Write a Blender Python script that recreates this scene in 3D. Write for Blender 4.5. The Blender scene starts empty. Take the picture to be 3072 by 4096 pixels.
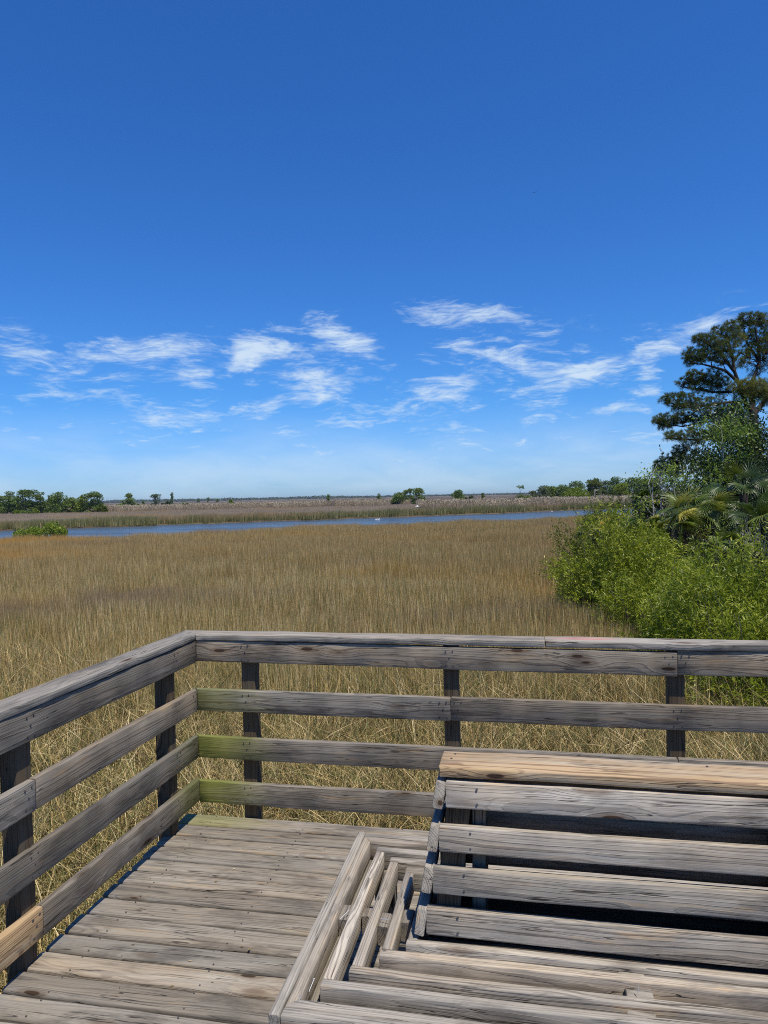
import bpy, math, random
import numpy as np
from mathutils import Vector, Matrix
R_ = math.radians
rng = np.random.default_rng(7)
random.seed(7)
SC = bpy.context.scene
COL = SC.collection

# ------------------------------------------------------------------ camera
CX, CY, CZ = 2.101, -4.236, 2.048
YAW, PITCH, ROLL, FPX = -0.1965, 0.0217, -0.0214, 2839.88      # FPX for a 3072 x 4096 frame
fw = np.array([math.sin(YAW)*math.cos(PITCH), math.cos(YAW)*math.cos(PITCH), -math.sin(PITCH)])
r0 = np.array([math.cos(YAW), -math.sin(YAW), 0.0]); u0 = np.cross(r0, fw)
RV = math.cos(ROLL)*r0 + math.sin(ROLL)*u0
UV = -math.sin(ROLL)*r0 + math.cos(ROLL)*u0
CP = np.array([CX, CY, CZ])
cd = bpy.data.cameras.new('camera'); cam = bpy.data.objects.new('camera', cd); COL.objects.link(cam)
m = Matrix.Identity(4)
for i in range(3):
    m[i][0] = RV[i]; m[i][1] = UV[i]; m[i][2] = -fw[i]; m[i][3] = CP[i]
cam.matrix_world = m
cd.sensor_fit = 'VERTICAL'; cd.sensor_height = 36.0; cd.lens = FPX/4096*36.0
cd.clip_start = 0.05; cd.clip_end = 20000
SC.camera = cam

def at(px, py, d):
    """world point seen at photo pixel (3072x4096) at depth d"""
    return CP + d*(fw + RV*(px-1536)/FPX + UV*(2048-py)/FPX)
def hor(px): return 2012.6 - 0.0177*px
def ground_at(px, d, z):
    q = at(px, hor(px), d); return np.array([q[0], q[1], z])

# ------------------------------------------------------------------ sun, sky
SUNV = Vector((0.18, -0.17, 0.62)).normalized()
SEL = math.asin(SUNV.z); SAZ = math.atan2(SUNV.x, SUNV.y)
sd = bpy.data.lights.new('sun', 'SUN'); sd.energy = 5.0; sd.angle = R_(0.53); sd.color = (1.0, 0.935, 0.83)
so = bpy.data.objects.new('sun', sd); COL.objects.link(so)
so.rotation_euler = SUNV.to_track_quat('Z', 'Y').to_euler(); so.location = (0, 0, 60)
SC.view_settings.view_transform = 'Standard'; SC.view_settings.look = 'None'
SC.cycles.filter_width = 1.05; SC.cycles.volume_bounces = 0; SC.cycles.max_bounces = 6; SC.cycles.diffuse_bounces = 3; SC.cycles.use_denoising = False
SC.view_settings.gamma = 1.0; SC.view_settings.exposure = 0.0
W = bpy.data.worlds.new('World'); SC.world = W; W.use_nodes = True

class NT:
    def __init__(s, tree): s.t = tree; s.n = tree.nodes; s.l = tree.links
    def new(s, typ, **kw):
        n = s.n.new(typ)
        for k, v in kw.items(): setattr(n, k, v)
        return n
    def val(s, sock, v):
        if isinstance(v, bpy.types.NodeSocket): s.l.new(v, sock)
        elif v is not None: sock.default_value = v
    def math(s, op, a, b=None, c=None, clamp=False):
        n = s.new('ShaderNodeMath', operation=op); n.use_clamp = clamp
        s.val(n.inputs[0], a)
        if b is not None: s.val(n.inputs[1], b)
        if c is not None: s.val(n.inputs[2], c)
        return n.outputs[0]
    def vmath(s, op, a, b=None):
        n = s.new('ShaderNodeVectorMath', operation=op)
        s.val(n.inputs[0], a)
        if b is not None: s.val(n.inputs[3 if op == 'SCALE' else 1], b)
        return n.outputs[1] if op in ('LENGTH', 'DISTANCE', 'DOT_PRODUCT') else n.outputs[0]
    def comb(s, x, y, z):
        n = s.new('ShaderNodeCombineXYZ')
        for i, v in enumerate((x, y, z)): s.val(n.inputs[i], v)
        return n.outputs[0]
    def sep(s, v):
        n = s.new('ShaderNodeSeparateXYZ'); s.l.new(v, n.inputs[0]); return n.outputs
    def noise(s, vec, scale=1.0, detail=3.0, rough=0.55, dist=0.0, dim='3D', out=0):
        n = s.new('ShaderNodeTexNoise'); n.noise_dimensions = dim
        s.val(n.inputs['Vector'], vec); n.inputs['Scale'].default_value = scale
        n.inputs['Detail'].default_value = detail; n.inputs['Roughness'].default_value = rough
        n.inputs['Distortion'].default_value = dist
        return n.outputs[out]
    def mr(s, v, a, b, c=0.0, d=1.0, smooth=True):
        n = s.new('ShaderNodeMapRange'); n.interpolation_type = 'SMOOTHSTEP' if smooth else 'LINEAR'
        s.val(n.inputs[0], v); s.val(n.inputs[1], a); s.val(n.inputs[2], b); s.val(n.inputs[3], c); s.val(n.inputs[4], d)
        return n.outputs[0]
    def mix(s, f, a, b, blend='MIX'):
        n = s.new('ShaderNodeMix', data_type='RGBA', blend_type=blend); n.clamp_factor = True
        s.val(n.inputs[0], f)
        s.val(n.inputs[6], (*a, 1) if isinstance(a, tuple) else a)
        s.val(n.inputs[7], (*b, 1) if isinstance(b, tuple) else b)
        return n.outputs[2]
    def ramp(s, f, stops, interp='LINEAR'):
        n = s.new('ShaderNodeValToRGB'); cr = n.color_ramp; cr.interpolation = interp
        while len(cr.elements) < len(stops): cr.elements.new(0.5)
        for e, (p, c) in zip(cr.elements, stops): e.position = p; e.color = (*c, 1)
        s.val(n.inputs[0], f); return n.outputs[0]
    def attr(s, name, typ='GEOMETRY', out=2):
        n = s.new('ShaderNodeAttribute', attribute_type=typ); n.attribute_name = name; return n.outputs[out]

# world: Nishita sky with wind-drawn cirrus laid out by azimuth and elevation
k = NT(W.node_tree)
bg = k.n['Background']
sky = k.new('ShaderNodeTexSky', sky_type='NISHITA'); sky.sun_disc = False
sky.sun_elevation = SEL; sky.sun_rotation = SAZ
sky.altitude = 0; sky.air_density = 1.0; sky.dust_density = 0.25; sky.ozone_density = 2.4
hs = k.new('ShaderNodeHueSaturation'); hs.inputs['Saturation'].default_value = 1.15; hs.inputs['Value'].default_value = 1.0
hs.inputs['Hue'].default_value = 0.5
k.l.new(sky.outputs[0], hs.inputs['Color'])
tc = k.new('ShaderNodeTexCoord')
dx, dy, dz = k.sep(tc.outputs['Generated'])
az = k.math('ARCTAN2', dx, dy); el = k.math('ARCSINE', dz)
ae = k.comb(az, el, 0.0)
warp = k.noise(ae, 9.0, 3, 0.5, out=1)
wv = k.vmath('SCALE', k.vmath('SUBTRACT', warp, (0.5, 0.5, 0.5)), 0.05)
aew = k.vmath('ADD', ae, k.vmath('MULTIPLY', wv, (1.0, 0.55, 0.0)))
BL = [(300,757,140,36,0,.92),(70,768,90,22,5,.6),(250,815,75,20,4,.55),(410,815,62,20,-2,.85),(250,855,66,20,6,.75),
 (345,900,75,24,-4,.65),(460,902,50,16,3,.65),(135,917,38,9,6,.55),(75,943,50,13,5,.45),(530,770,46,38,20,.9),
 (610,750,95,34,12,.65),(745,722,85,38,24,.85),(810,775,60,30,30,.5),(680,822,75,20,5,.6),(545,822,28,13,5,.7),(665,856,110,25,-6,.8),
 (560,885,62,30,-8,.8),(960,675,120,34,8,.95),(1090,685,90,28,10,.65),(975,745,80,22,16,.7),(920,785,46,20,22,.6),
 (950,822,66,18,8,.55),(950,855,72,20,6,.8),(1125,800,60,24,6,.55),(1230,802,66,22,-6,.62),(1345,765,160,52,-14,.56),
 (1490,722,120,30,-14,.55),(1400,805,34,24,-30,.6),(1090,768,90,18,14,.55),(1030,886,44,16,-5,.5),(1180,900,90,14,2,.4),
 (1345,886,80,12,3,.55),(1400,850,60,12,3,.4),(520,930,150,18,2,.45),(760,912,110,18,3,.45),(360,955,160,16,2,.35),
 (1000,930,150,12,2,.3),(1240,945,260,16,-2,.45),(900,985,600,30,-1,.30),(1500,700,70,16,-10,.5),(1050,740,200,56,14,.30),(640,800,210,64,8,.26),(1110,842,210,60,4,.28),(820,880,220,40,2,.28),(620,700,60,16,10,.25),(690,668,60,14,10,.3)]
acc = None
def azel(px, py):
    v = at(px*3072/1659, py*3072/1659, 1.0)-CP; v = v/np.linalg.norm(v)
    return math.atan2(v[0], v[1]), math.asin(v[2])
for (bx, by, rx, ry, an, st) in BL:
    a_, e_ = azel(bx, by)
    mp = k.new('ShaderNodeMapping', vector_type='TEXTURE')
    k.l.new(aew, mp.inputs[0]); mp.inputs['Location'].default_value = (a_, e_, 0)
    mp.inputs['Rotation'].default_value = (0, 0, R_(-an)); mp.inputs['Scale'].default_value = (rx/1534*1.45, ry/1534*1.35, 1)
    ln = k.vmath('LENGTH', mp.outputs[0])
    v = k.mr(ln, 1.0, 0.0, 0.0, st)
    acc = v if acc is None else k.math('ADD', acc, v)
acc = k.math('MINIMUM', acc, 1.05)
mp = k.new('ShaderNodeMapping'); k.l.new(aew, mp.inputs[0]); mp.inputs['Rotation'].default_value = (0, 0, R_(12)); mp.inputs['Scale'].default_value = (1.0, 3.6, 1)
f1 = k.noise(mp.outputs[0], 12.0, 6, 0.62, 0.9)
mp2 = k.new('ShaderNodeMapping'); k.l.new(aew, mp2.inputs[0]); mp2.inputs['Rotation'].default_value = (0, 0, R_(-14)); mp2.inputs['Scale'].default_value = (1.0, 4.5, 1)
f2 = k.noise(mp2.outputs[0], 30.0, 4, 0.6, 0.6)
fb = k.math('ADD', k.math('MULTIPLY', f1, 0.72), k.math('MULTIPLY', f2, 0.28))
f3 = k.noise(mp2.outputs[0], 75.0, 3, 0.6, 0.3)
fb = k.math('ADD', k.math('MULTIPLY', fb, 0.84), k.math('MULTIPLY', f3, 0.16))
fb = k.math('ADD', k.math('MULTIPLY', k.math('SUBTRACT', fb, 0.5), 1.9), 0.5)
patch = k.mr(k.noise(aew, 7.0, 3, 0.55), 0.38, 0.60)
band_ = k.math('MULTIPLY', k.mr(el, 0.02, 0.07), k.mr(el, 0.27, 0.20))
acc2 = k.math('ADD', acc, k.math('MULTIPLY', k.math('MULTIPLY', patch, band_), 0.36))
dens = k.mr(k.math('ADD', fb, k.math('MULTIPLY', acc2, 0.40)), 0.62, 1.16, 0.0, 0.90)
dens = k.math('MULTIPLY', dens, k.mr(acc2, 0.0, 0.30))
veil = k.math('MULTIPLY', k.mr(el, 0.135, 0.03), k.mr(k.noise(mp.outputs[0], 5.0, 4, 0.6, 0.3), 0.3, 0.75, 0.10, 0.50))
veil = k.math('MULTIPLY', veil, k.mr(el, -0.02, 0.02))
dens = k.math('MAXIMUM', dens, veil)
tinted = k.mix(1.0, hs.outputs[0], (0.42, 0.92, 1.56), 'MULTIPLY')
tinted = k.mix(1.0, tinted, k.mix(k.mr(el, .16, .0), (1.0, 1.0, 1.0), (1.22, .95, 1.06)), 'MULTIPLY')
colr = k.mix(dens, tinted, (7.2, 8.7, 10.2))
k.l.new(colr, bg.inputs['Color']); bg.inputs['Strength'].default_value = 0.092

# ------------------------------------------------------------------ helpers
def link(o, parent=None):
    COL.objects.link(o)
    if parent is not None: o.parent = parent
    return o
def mesh_np(name, V, faces, mats, parent=None, attrs=None, smooth=False, matidx=None):
    """V (n,3); faces (m,3) or (m,4) array"""
    V = np.asarray(V, dtype=np.float32); F = np.asarray(faces, dtype=np.int32)
    me = bpy.data.meshes.new(name)
    n, c = F.shape
    me.vertices.add(len(V)); me.vertices.foreach_set('co', V.ravel())
    me.loops.add(n*c); me.loops.foreach_set('vertex_index', F.ravel())
    me.polygons.add(n); me.polygons.foreach_set('loop_start', np.arange(0, n*c, c, dtype=np.int32))
    me.polygons.foreach_set('loop_total', np.full(n, c, dtype=np.int32))
    if smooth: me.polygons.foreach_set('use_smooth', np.ones(n, dtype=bool))
    if matidx is not None: me.polygons.foreach_set('material_index', np.asarray(matidx, dtype=np.int32))
    for nm, a in (attrs or {}).items():
        at_ = me.attributes.new(nm, 'FLOAT', 'POINT'); at_.data.foreach_set('value', np.asarray(a, dtype=np.float32))
    me.update(); me.validate()
    for mt in (mats if isinstance(mats, (list, tuple)) else [mats]): me.materials.append(mt)
    return link(bpy.data.objects.new(name, me), parent)
def tag(o, label=None, cat=None, group=None, kind=None):
    for kk, v in (('label', label), ('category', cat), ('group', group), ('kind', kind)):
        if v: o[kk] = v
    return o
def empty(name, loc, label, cat, group=None):
    o = bpy.data.objects.new(name, None); o.location = loc; o.empty_display_size = .2
    link(o); return tag(o, label, cat, group)
def rebase(o, parent_loc):
    """mesh built in world coordinates, moved under a parent standing at parent_loc"""
    o.data.transform(Matrix.Translation(-Vector(parent_loc)))
    return o

# ------------------------------------------------------------------ materials
def new_mat(name):
    mt = bpy.data.materials.new(name); mt.use_nodes = True
    return mt, NT(mt.node_tree), mt.node_tree.nodes['Principled BSDF']

def wood_material():
    mt, t, b = new_mat('weathered_pine')
    tcn = t.new('ShaderNodeTexCoord'); seed = t.attr('seed', 'OBJECT'); tone = t.attr('tone', 'OBJECT')
    warm = t.attr('warm', 'OBJECT'); algae = t.attr('algae', 'OBJECT')
    x, y, z = t.sep(tcn.outputs['Object'])
    sx = t.math('ADD', x, t.math('MULTIPLY', seed, 13.7))
    base = t.comb(sx, y, z)
    # ring centre wanders along the board
    lowv = t.comb(t.math('MULTIPLY', sx, 0.55), t.math('MULTIPLY', y, 3.0), t.math('MULTIPLY', z, 3.0))
    w1 = t.noise(lowv, 1.3, 2, 0.5, out=1)
    wx, wy, wz = t.sep(w1)
    c1 = t.math('MULTIPLY', t.math('SUBTRACT', t.math('FRACT', t.math('MULTIPLY', seed, 7.31)), 0.5), 0.12)
    c2 = t.math('ADD', 0.03, t.math('MULTIPLY', t.math('FRACT', t.math('MULTIPLY', seed, 3.77)), 0.05))
    yy = t.math('ADD', t.math('SUBTRACT', y, c1), t.math('MULTIPLY', t.math('SUBTRACT', wx, 0.5), 0.055))
    zz = t.math('ADD', t.math('ADD', z, c2), t.math('MULTIPLY', t.math('SUBTRACT', wy, 0.5), 0.045))
    r = t.math('SQRT', t.math('ADD', t.math('MULTIPLY', yy, yy), t.math('MULTIPLY', zz, zz)))
    # knots
    vo = t.new('ShaderNodeTexVoronoi', feature='F1'); vo.inputs['Scale'].default_value = 1.0
    t.l.new(t.comb(t.math('MULTIPLY', sx, 2.3), t.math('MULTIPLY', y, 8.5), t.math('ADD', t.math('MULTIPLY', z, 8.5), seed)), vo.inputs['Vector'])
    kd = vo.outputs['Distance']
    kb = t.mr(kd, 0.46, 0.05)
    r = t.math('ADD', r, t.math('MULTIPLY', kb, 0.016))
    fine = t.comb(t.math('MULTIPLY', sx, 1.0), t.math('MULTIPLY', y, 75.0), t.math('MULTIPLY', z, 75.0))
    fn = t.noise(fine, 1.0, 4, 0.65)
    fine2 = t.comb(t.math('MULTIPLY', sx, 5.0), t.math('MULTIPLY', y, 260.0), t.math('MULTIPLY', z, 260.0))
    fn2 = t.noise(fine2, 1.0, 2, 0.6)
    rr = t.math('ADD', r, t.math('MULTIPLY', t.math('SUBTRACT', fn, 0.5), 0.0050))
    ring = t.math('SINE', t.math('MULTIPLY', rr, 2*math.pi/0.0085))
    ring2 = t.math('SINE', t.math('MULTIPLY', rr, 2*math.pi/0.027))
    late = t.mr(t.math('ADD', ring, t.math('MULTIPLY', ring2, 0.5)), 0.30, 0.95)         # dark latewood
    blot = t.noise(t.comb(t.math('MULTIPLY', sx, 1.6), t.math('MULTIPLY', y, 16.0), t.math('MULTIPLY', z, 16.0)), 1.0, 4, 0.6)
    blot2 = t.noise(t.comb(t.math('MULTIPLY', sx, 0.9), t.math('MULTIPLY', y, 7.0), t.math('ADD', t.math('MULTIPLY', z, 7.0), 5.0)), 1.0, 3, 0.6)
    light = t.mix(t.mr(blot2, 0.38, 0.66), (0.275, 0.240, 0.208), (0.285, 0.228, 0.172))
    light = t.mix(t.mr(blot, 0.52, 0.80, 0, .7), light, (0.47, 0.43, 0.385))
    dark = t.mix(t.mr(blot2, 0.35, 0.7), (0.060, 0.050, 0.044), (0.068, 0.046, 0.032))
    lf = t.math('MULTIPLY', late, t.mr(blot, 0.25, 0.70, 0.95, 0.55))
    lf = t.math('MULTIPLY', lf, t.math('ADD', .45, t.math('MULTIPLY', t.math('FRACT', t.math('MULTIPLY', seed, 5.13)), .55)))
    c = t.mix(lf, light, dark)
    c = t.mix(t.mr(fn, 0.38, 0.54, 0.34, 0.0), c, (0.068, 0.056, 0.048))
    c = t.mix(t.mr(fn2, 0.40, 0.70, 0.0, 0.25), c, (0.50, 0.455, 0.40))
    c = t.mix(t.math('MULTIPLY', t.math('FRACT', t.math('MULTIPLY', seed, 9.71)), .38), c, t.mix(fn2, (.17, .165, .155), (.40, .39, .37)))
    # grime clouds
    gr = t.noise(t.comb(t.math('MULTIPLY', sx, 2.6), t.math('MULTIPLY', y, 9.0), t.math('MULTIPLY', z, 9.0)), 1.0, 5, 0.65)
    c = t.mix(t.mr(gr, 0.48, 0.70, 0.0, 0.62), c, (0.062, 0.054, 0.050))
    # warm unweathered wood
    wn = t.math('ADD', warm, t.math('MULTIPLY', t.mr(t.noise(t.comb(t.math('MULTIPLY', sx, 3.0), t.math('MULTIPLY', y, 22.0), t.math('ADD', t.math('MULTIPLY', z, 22.0), 9.0)), 1.0, 3, 0.55), 0.60, 0.72), 0.45), clamp=True)
    wcol = t.mix(late, (0.50, 0.33, 0.165), (0.27, 0.145, 0.065))
    wcol = t.mix(t.mr(blot, 0.45, 0.7, 0.0, 0.75), wcol, (0.44, 0.36, 0.26))
    c = t.mix(t.math('MULTIPLY', wn, t.mr(kb, 0, 1, 0.75, 1.0)), c, wcol)
    # knots: dark core, rim
    c = t.mix(t.mr(kd, 0.22, 0.12, 0.0, 0.5), c, (0.13, 0.085, 0.055))
    c = t.mix(t.mr(kd, 0.105, 0.075), c, (0.055, 0.032, 0.02))
    # cracks
    crv = t.comb(t.math('MULTIPLY', sx, 1.3), t.math('MULTIPLY', y, 34.0), t.math('MULTIPLY', z, 34.0))
    cr = t.noise(crv, 1.0, 3, 0.5, 0.15)
    crk = t.mr(t.math('ABSOLUTE', t.math('SUBTRACT', cr, 0.5)), 0.016, 0.003)
    crk = t.math('MULTIPLY', crk, t.mr(t.noise(t.comb(t.math('MULTIPLY', sx, 3.0), t.math('MULTIPLY', y, 20.0), t.math('MULTIPLY', z, 20.0)), 1.0, 2, 0.5), 0.48, 0.60))
    c = t.mix(t.math('MULTIPLY', crk, 0.85), c, (0.03, 0.026, 0.024))
    # algae near the corner post
    gx, gy, gz = t.sep(t.new('ShaderNodeNewGeometry').outputs['Position'])
    cdist = t.math('SQRT', t.math('ADD', t.math('MULTIPLY', gx, gx), t.math('MULTIPLY', t.math('MULTIPLY', gy, gy), 2.2)))
    am = t.mr(t.math('ADD', cdist, t.math('MULTIPLY', t.math('SUBTRACT', blot, 0.5), 0.55)), 0.62, 0.02)
    c = t.mix(t.math('MULTIPLY', am, algae), c, t.mix(blot, (0.12, 0.14, 0.025), (0.33, 0.33, 0.075)))
    # faded pink paint smear on the top board
    pk = t.attr('paint', 'OBJECT')
    pm = t.math('MULTIPLY', t.mr(t.math('ABSOLUTE', t.math('SUBTRACT', gx, 2.42)), 0.24, 0.05), t.mr(fn, 0.42, 0.6))
    pm = t.math('MULTIPLY', pm, t.mr(t.math('ABSOLUTE', t.math('SUBTRACT', gy, 0.085)), 0.05, 0.02))
    c = t.mix(t.math('MULTIPLY', pm, pk), c, (0.55, 0.16, 0.16))
    c = t.mix(1.0, c, t.comb(t.math('MULTIPLY', tone, .99), t.math('MULTIPLY', tone, .985), t.math('MULTIPLY', tone, .90)), 'MULTIPLY')
    t.l.new(c, b.inputs['Base Color']); b.inputs['Roughness'].default_value = 0.82
    b.inputs['Specular IOR Level'].default_value = 0.25
    h = t.math('SUBTRACT', t.math('ADD', t.math('MULTIPLY', late, 0.5), t.math('MULTIPLY', fn, 0.7)), t.math('MULTIPLY', crk, 1.8))
    bp = t.new('ShaderNodeBump'); bp.inputs['Strength'].default_value = 0.8; bp.inputs['Distance'].default_value = 0.0022
    t.l.new(h, bp.inputs['Height']); t.l.new(bp.outputs[0], b.inputs['Normal'])
    return mt
WOOD = wood_material()
mt, t, b = new_mat('nail_steel'); b.inputs['Base Color'].default_value = (0.16, 0.15, 0.145, 1); b.inputs['Metallic'].default_value = 0.7; b.inputs['Roughness'].default_value = 0.5
STEEL = mt
mt, t, b = new_mat('bright_nail'); b.inputs['Base Color'].default_value = (0.5, 0.5, 0.49, 1); b.inputs['Metallic'].default_value = 0.4; b.inputs['Roughness'].default_value = 0.4
NAIL = mt

def leaf_material(name, stops, trans=0.35, rough=0.5, spec=0.3, patch=None):
    mt, t, b = new_mat(name)
    v = t.attr('tint'); c = t.ramp(v, stops)
    oi = t.new('ShaderNodeObjectInfo'); rv = oi.outputs['Random']
    c = t.mix(1.0, c, t.mix(rv, (.90, .92, .80), (1.25, 1.12, .90)), 'MULTIPLY')
    t.l.new(c, b.inputs['Base Color']); b.inputs['Roughness'].default_value = rough
    b.inputs['Specular IOR Level'].default_value = spec
    tr = t.new('ShaderNodeBsdfTranslucent'); t.l.new(c, tr.inputs['Color'])
    mx = t.new('ShaderNodeMixShader'); mx.inputs[0].default_value = trans
    t.l.new(b.outputs[0], mx.inputs[1]); t.l.new(tr.outputs[0], mx.inputs[2])
    t.l.new(mx.outputs[0], t.n['Material Output'].inputs['Surface'])
    return mt
def bark_material(name, a, bcol, sc=9.0):
    mt, t, b = new_mat(name)
    g = t.new('ShaderNodeNewGeometry').outputs['Position']
    v = t.noise(t.vmath('MULTIPLY', g, (1, 1, .35)), sc, 5, .65)
    t.l.new(t.mix(t.mr(v, .35, .65), a, bcol), b.inputs['Base Color']); b.inputs['Roughness'].default_value = .9
    bp = t.new('ShaderNodeBump'); bp.inputs['Distance'].default_value = .03; t.l.new(v, bp.inputs['Height']); t.l.new(bp.outputs[0], b.inputs['Normal'])
    return mt

# ------------------------------------------------------------------ timber builder
def board(name, a, b_, w, th, up, parent=None, tone=1.0, warm=0.0, algae=0.0, paint=0.0, mit=(0, 0), mitz=(0, 0), nails=(), wob=0.0016, rad=0.005, seg=0.07, label=None):
    """sawn board from a to b_; w across (along 'up'), th thick; mit/mitz = end shear with local y / z"""
    a = Vector(a); b_ = Vector(b_); X = (b_-a); L = X.length; X.normalize()
    Y = Vector(up); Y = (Y-X*Y.dot(X)).normalized(); Z = X.cross(Y)
    ns = max(3, int(L/seg)); xs = np.linspace(-L/2, L/2, ns+1)
    xs = np.insert(xs, [1, ns], [-L/2+.004, L/2-.004])
    prof = []
    hw, ht = w/2, th/2
    for (sy, sz, a0) in ((1, 1, 0), (-1, 1, 90), (-1, -1, 180), (1, -1, 270)):
        for da in (0, 45, 90):
            an = R_(a0+da); prof.append((sy*(hw-rad)+rad*math.cos(an), sz*(ht-rad)+rad*math.sin(an)))
    # subdivide the wide faces so they can cup a little
    prof = np.array(prof); n = len(prof)
    lr = np.random.default_rng(abs(hash((round(a.x, 3), round(a.y, 3), round(a.z, 3), round(L, 3)))) % (2**31))
    ph = lr.uniform(0, 6.28, 8); V = []
    for i, xx in enumerate(xs):
        e = 1.0 if 0 < i < len(xs)-1 else 0.93
        dy = wob*(math.sin(xx*2.1+ph[0])+.6*math.sin(xx*5.3+ph[1])); dzz = wob*(math.sin(xx*1.7+ph[2])+.6*math.sin(xx*6.1+ph[3]))
        sw = 1+wob*3*math.sin(xx*3.3+ph[4])
        py = prof[:, 0]*e*sw+dy; pz = prof[:, 1]*e*sw+dzz
        edge = wob*.8*np.sin(xx*17+ph[5]+np.arange(n)*1.9)*np.sin(xx*7+np.arange(n))
        s_ = (i-1)/(len(xs)-3) if 0 < i < len(xs)-1 else (0 if i == 0 else 1)
        sh = np.zeros(n)
        if s_ < .5: sh = (mit[0]*prof[:, 0]+mitz[0]*prof[:, 1])*max(0, 1-s_*8 if ns > 6 else 1-s_*2)
        else: sh = (mit[1]*prof[:, 0]+mitz[1]*prof[:, 1])*max(0, 1-(1-s_)*8 if ns > 6 else 1-(1-s_)*2)
        V.append(np.stack([np.full(n, xx)+sh, py+edge, pz+edge], 1))
    V = np.concatenate(V); F = []
    for i in range(len(xs)-1):
        for j in range(n):
            j2 = (j+1) % n; F.append((i*n+j, i*n+j2, (i+1)*n+j2, (i+1)*n+j))
    nv = len(V)
    me = bpy.data.meshes.new(name)
    faces = [tuple(reversed(f)) for f in F]; ends = [tuple(range(n)), tuple(reversed(range((len(xs)-1)*n, len(xs)*n)))]
    faces = faces+[tuple(reversed(ends[0])), tuple(reversed(ends[1]))]
    verts = [tuple(v) for v in V]; mi = [0]*len(faces)
    for (nx, ny, side) in nails:                                    # nail heads set in the face
        q = len(verts); nr = .0042
        for kk in range(6): verts.append((nx+nr*math.cos(kk*math.pi/3), ny+nr*math.sin(kk*math.pi/3), side*(ht+.0035)))
        for kk in range(6): verts.append((nx+nr*math.cos(kk*math.pi/3), ny+nr*math.sin(kk*math.pi/3), side*(ht-.006)))
        top = tuple(range(q, q+6)); faces.append(top if side > 0 else tuple(reversed(top))); mi.append(1)
        for kk in range(6): faces.append((q+kk, q+(kk+1) % 6, q+6+(kk+1) % 6, q+6+kk)); mi.append(1)
    me.from_pydata(verts, [], faces); me.materials.append(WOOD); me.materials.append(STEEL)
    me.polygons.foreach_set('material_index', mi)
    me.validate(); me.update()
    import bmesh
    bm = bmesh.new(); bm.from_mesh(me); bmesh.ops.recalc_face_normals(bm, faces=bm.faces); bm.to_mesh(me); bm.free()
    for p in me.polygons: p.use_smooth = len(p.vertices) == 4
    try: me.set_sharp_from_angle(angle=R_(50))
    except Exception: pass
    o = bpy.data.objects.new(name, me)
    M = Matrix((( X.x, Y.x, Z.x, 0), (X.y, Y.y, Z.y, 0), (X.z, Y.z, Z.z, 0), (0, 0, 0, 1)))
    M.translation = (a+b_)/2 - (Vector(parent.location) if parent else Vector())
    link(o, parent); o.matrix_local = M
    o['seed'] = float(lr.uniform(0, 1)); o['tone'] = float(tone); o['warm'] = float(warm); o['algae'] = float(algae); o['paint'] = float(paint)
    if label: o['label'] = label
    return o

# ------------------------------------------------------------------ deck
deck = empty('deck', (2.6, -1.8, 0), 'weathered grey plank deck of the lookout, in the foreground around the bench', 'deck')
seams = [.040, -.110, -.258, -.397, -.545, -.675, -.811, -.943, -1.095, -1.255, -1.39, -1.528]
while seams[-1] > -6.6: seams.append(seams[-1]-.1405)
DW = [.02, .03, .0, .05, .1, .06, .0, .05, .12, .0, .22, .0, .04, .0]
for i in range(len(seams)-1):
    y0, y1 = seams[i], seams[i+1]; tn = [1.08, .84, 1.14, .88, 1.0, 1.12, .80, 1.04][i % 8]*random.uniform(.92, 1.06)
    yc = (y0+y1)/2; tilt = .018 if i > 5 else .008*i/5
    xe = 5.4
    nl = [(-2.7+dxn, s_, 1) for dxn in (.14, .75, 1.36, 1.97, 2.58, 3.2) for s_ in (-.045, .045)]
    board('deck_board', (-.10+random.uniform(-.006, .006), yc-.0, -.019), (xe, yc+tilt*2 if i else yc, -.019+random.uniform(-.001, .002)), (y0-y1)-.018, .038, (0, 1, 0), deck, tone=.93*tn,
          warm=DW[i % 14]*.8, algae=.5 if i == 0 else 0, nails=[(x_+.02, y_, 1) for x_, y_, s_ in nl], wob=.0012, rad=.011)
for x_ in (.02, .75, 1.5, 2.25, 3.0, 3.75, 4.5, 5.2):
    board('joist', (x_, .03, -.14), (x_, -6.5, -.14), .18, .045, (0, 0, 1), deck, tone=.7, seg=.6)
board('rim_board', (-.10, .022, -.155), (5.4, .022, -.155), .2, .038, (0, 0, 1), deck, tone=.8, seg=.3)
for x_ in (.1, 1.8, 3.5, 5.2):
    for y_ in (-.12, -3.2, -6.3):
        board('pile', (x_, y_, -3.0), (x_, y_, -.235), .14, .14, (1, 0, 0), deck, tone=.7, seg=.5)

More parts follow.
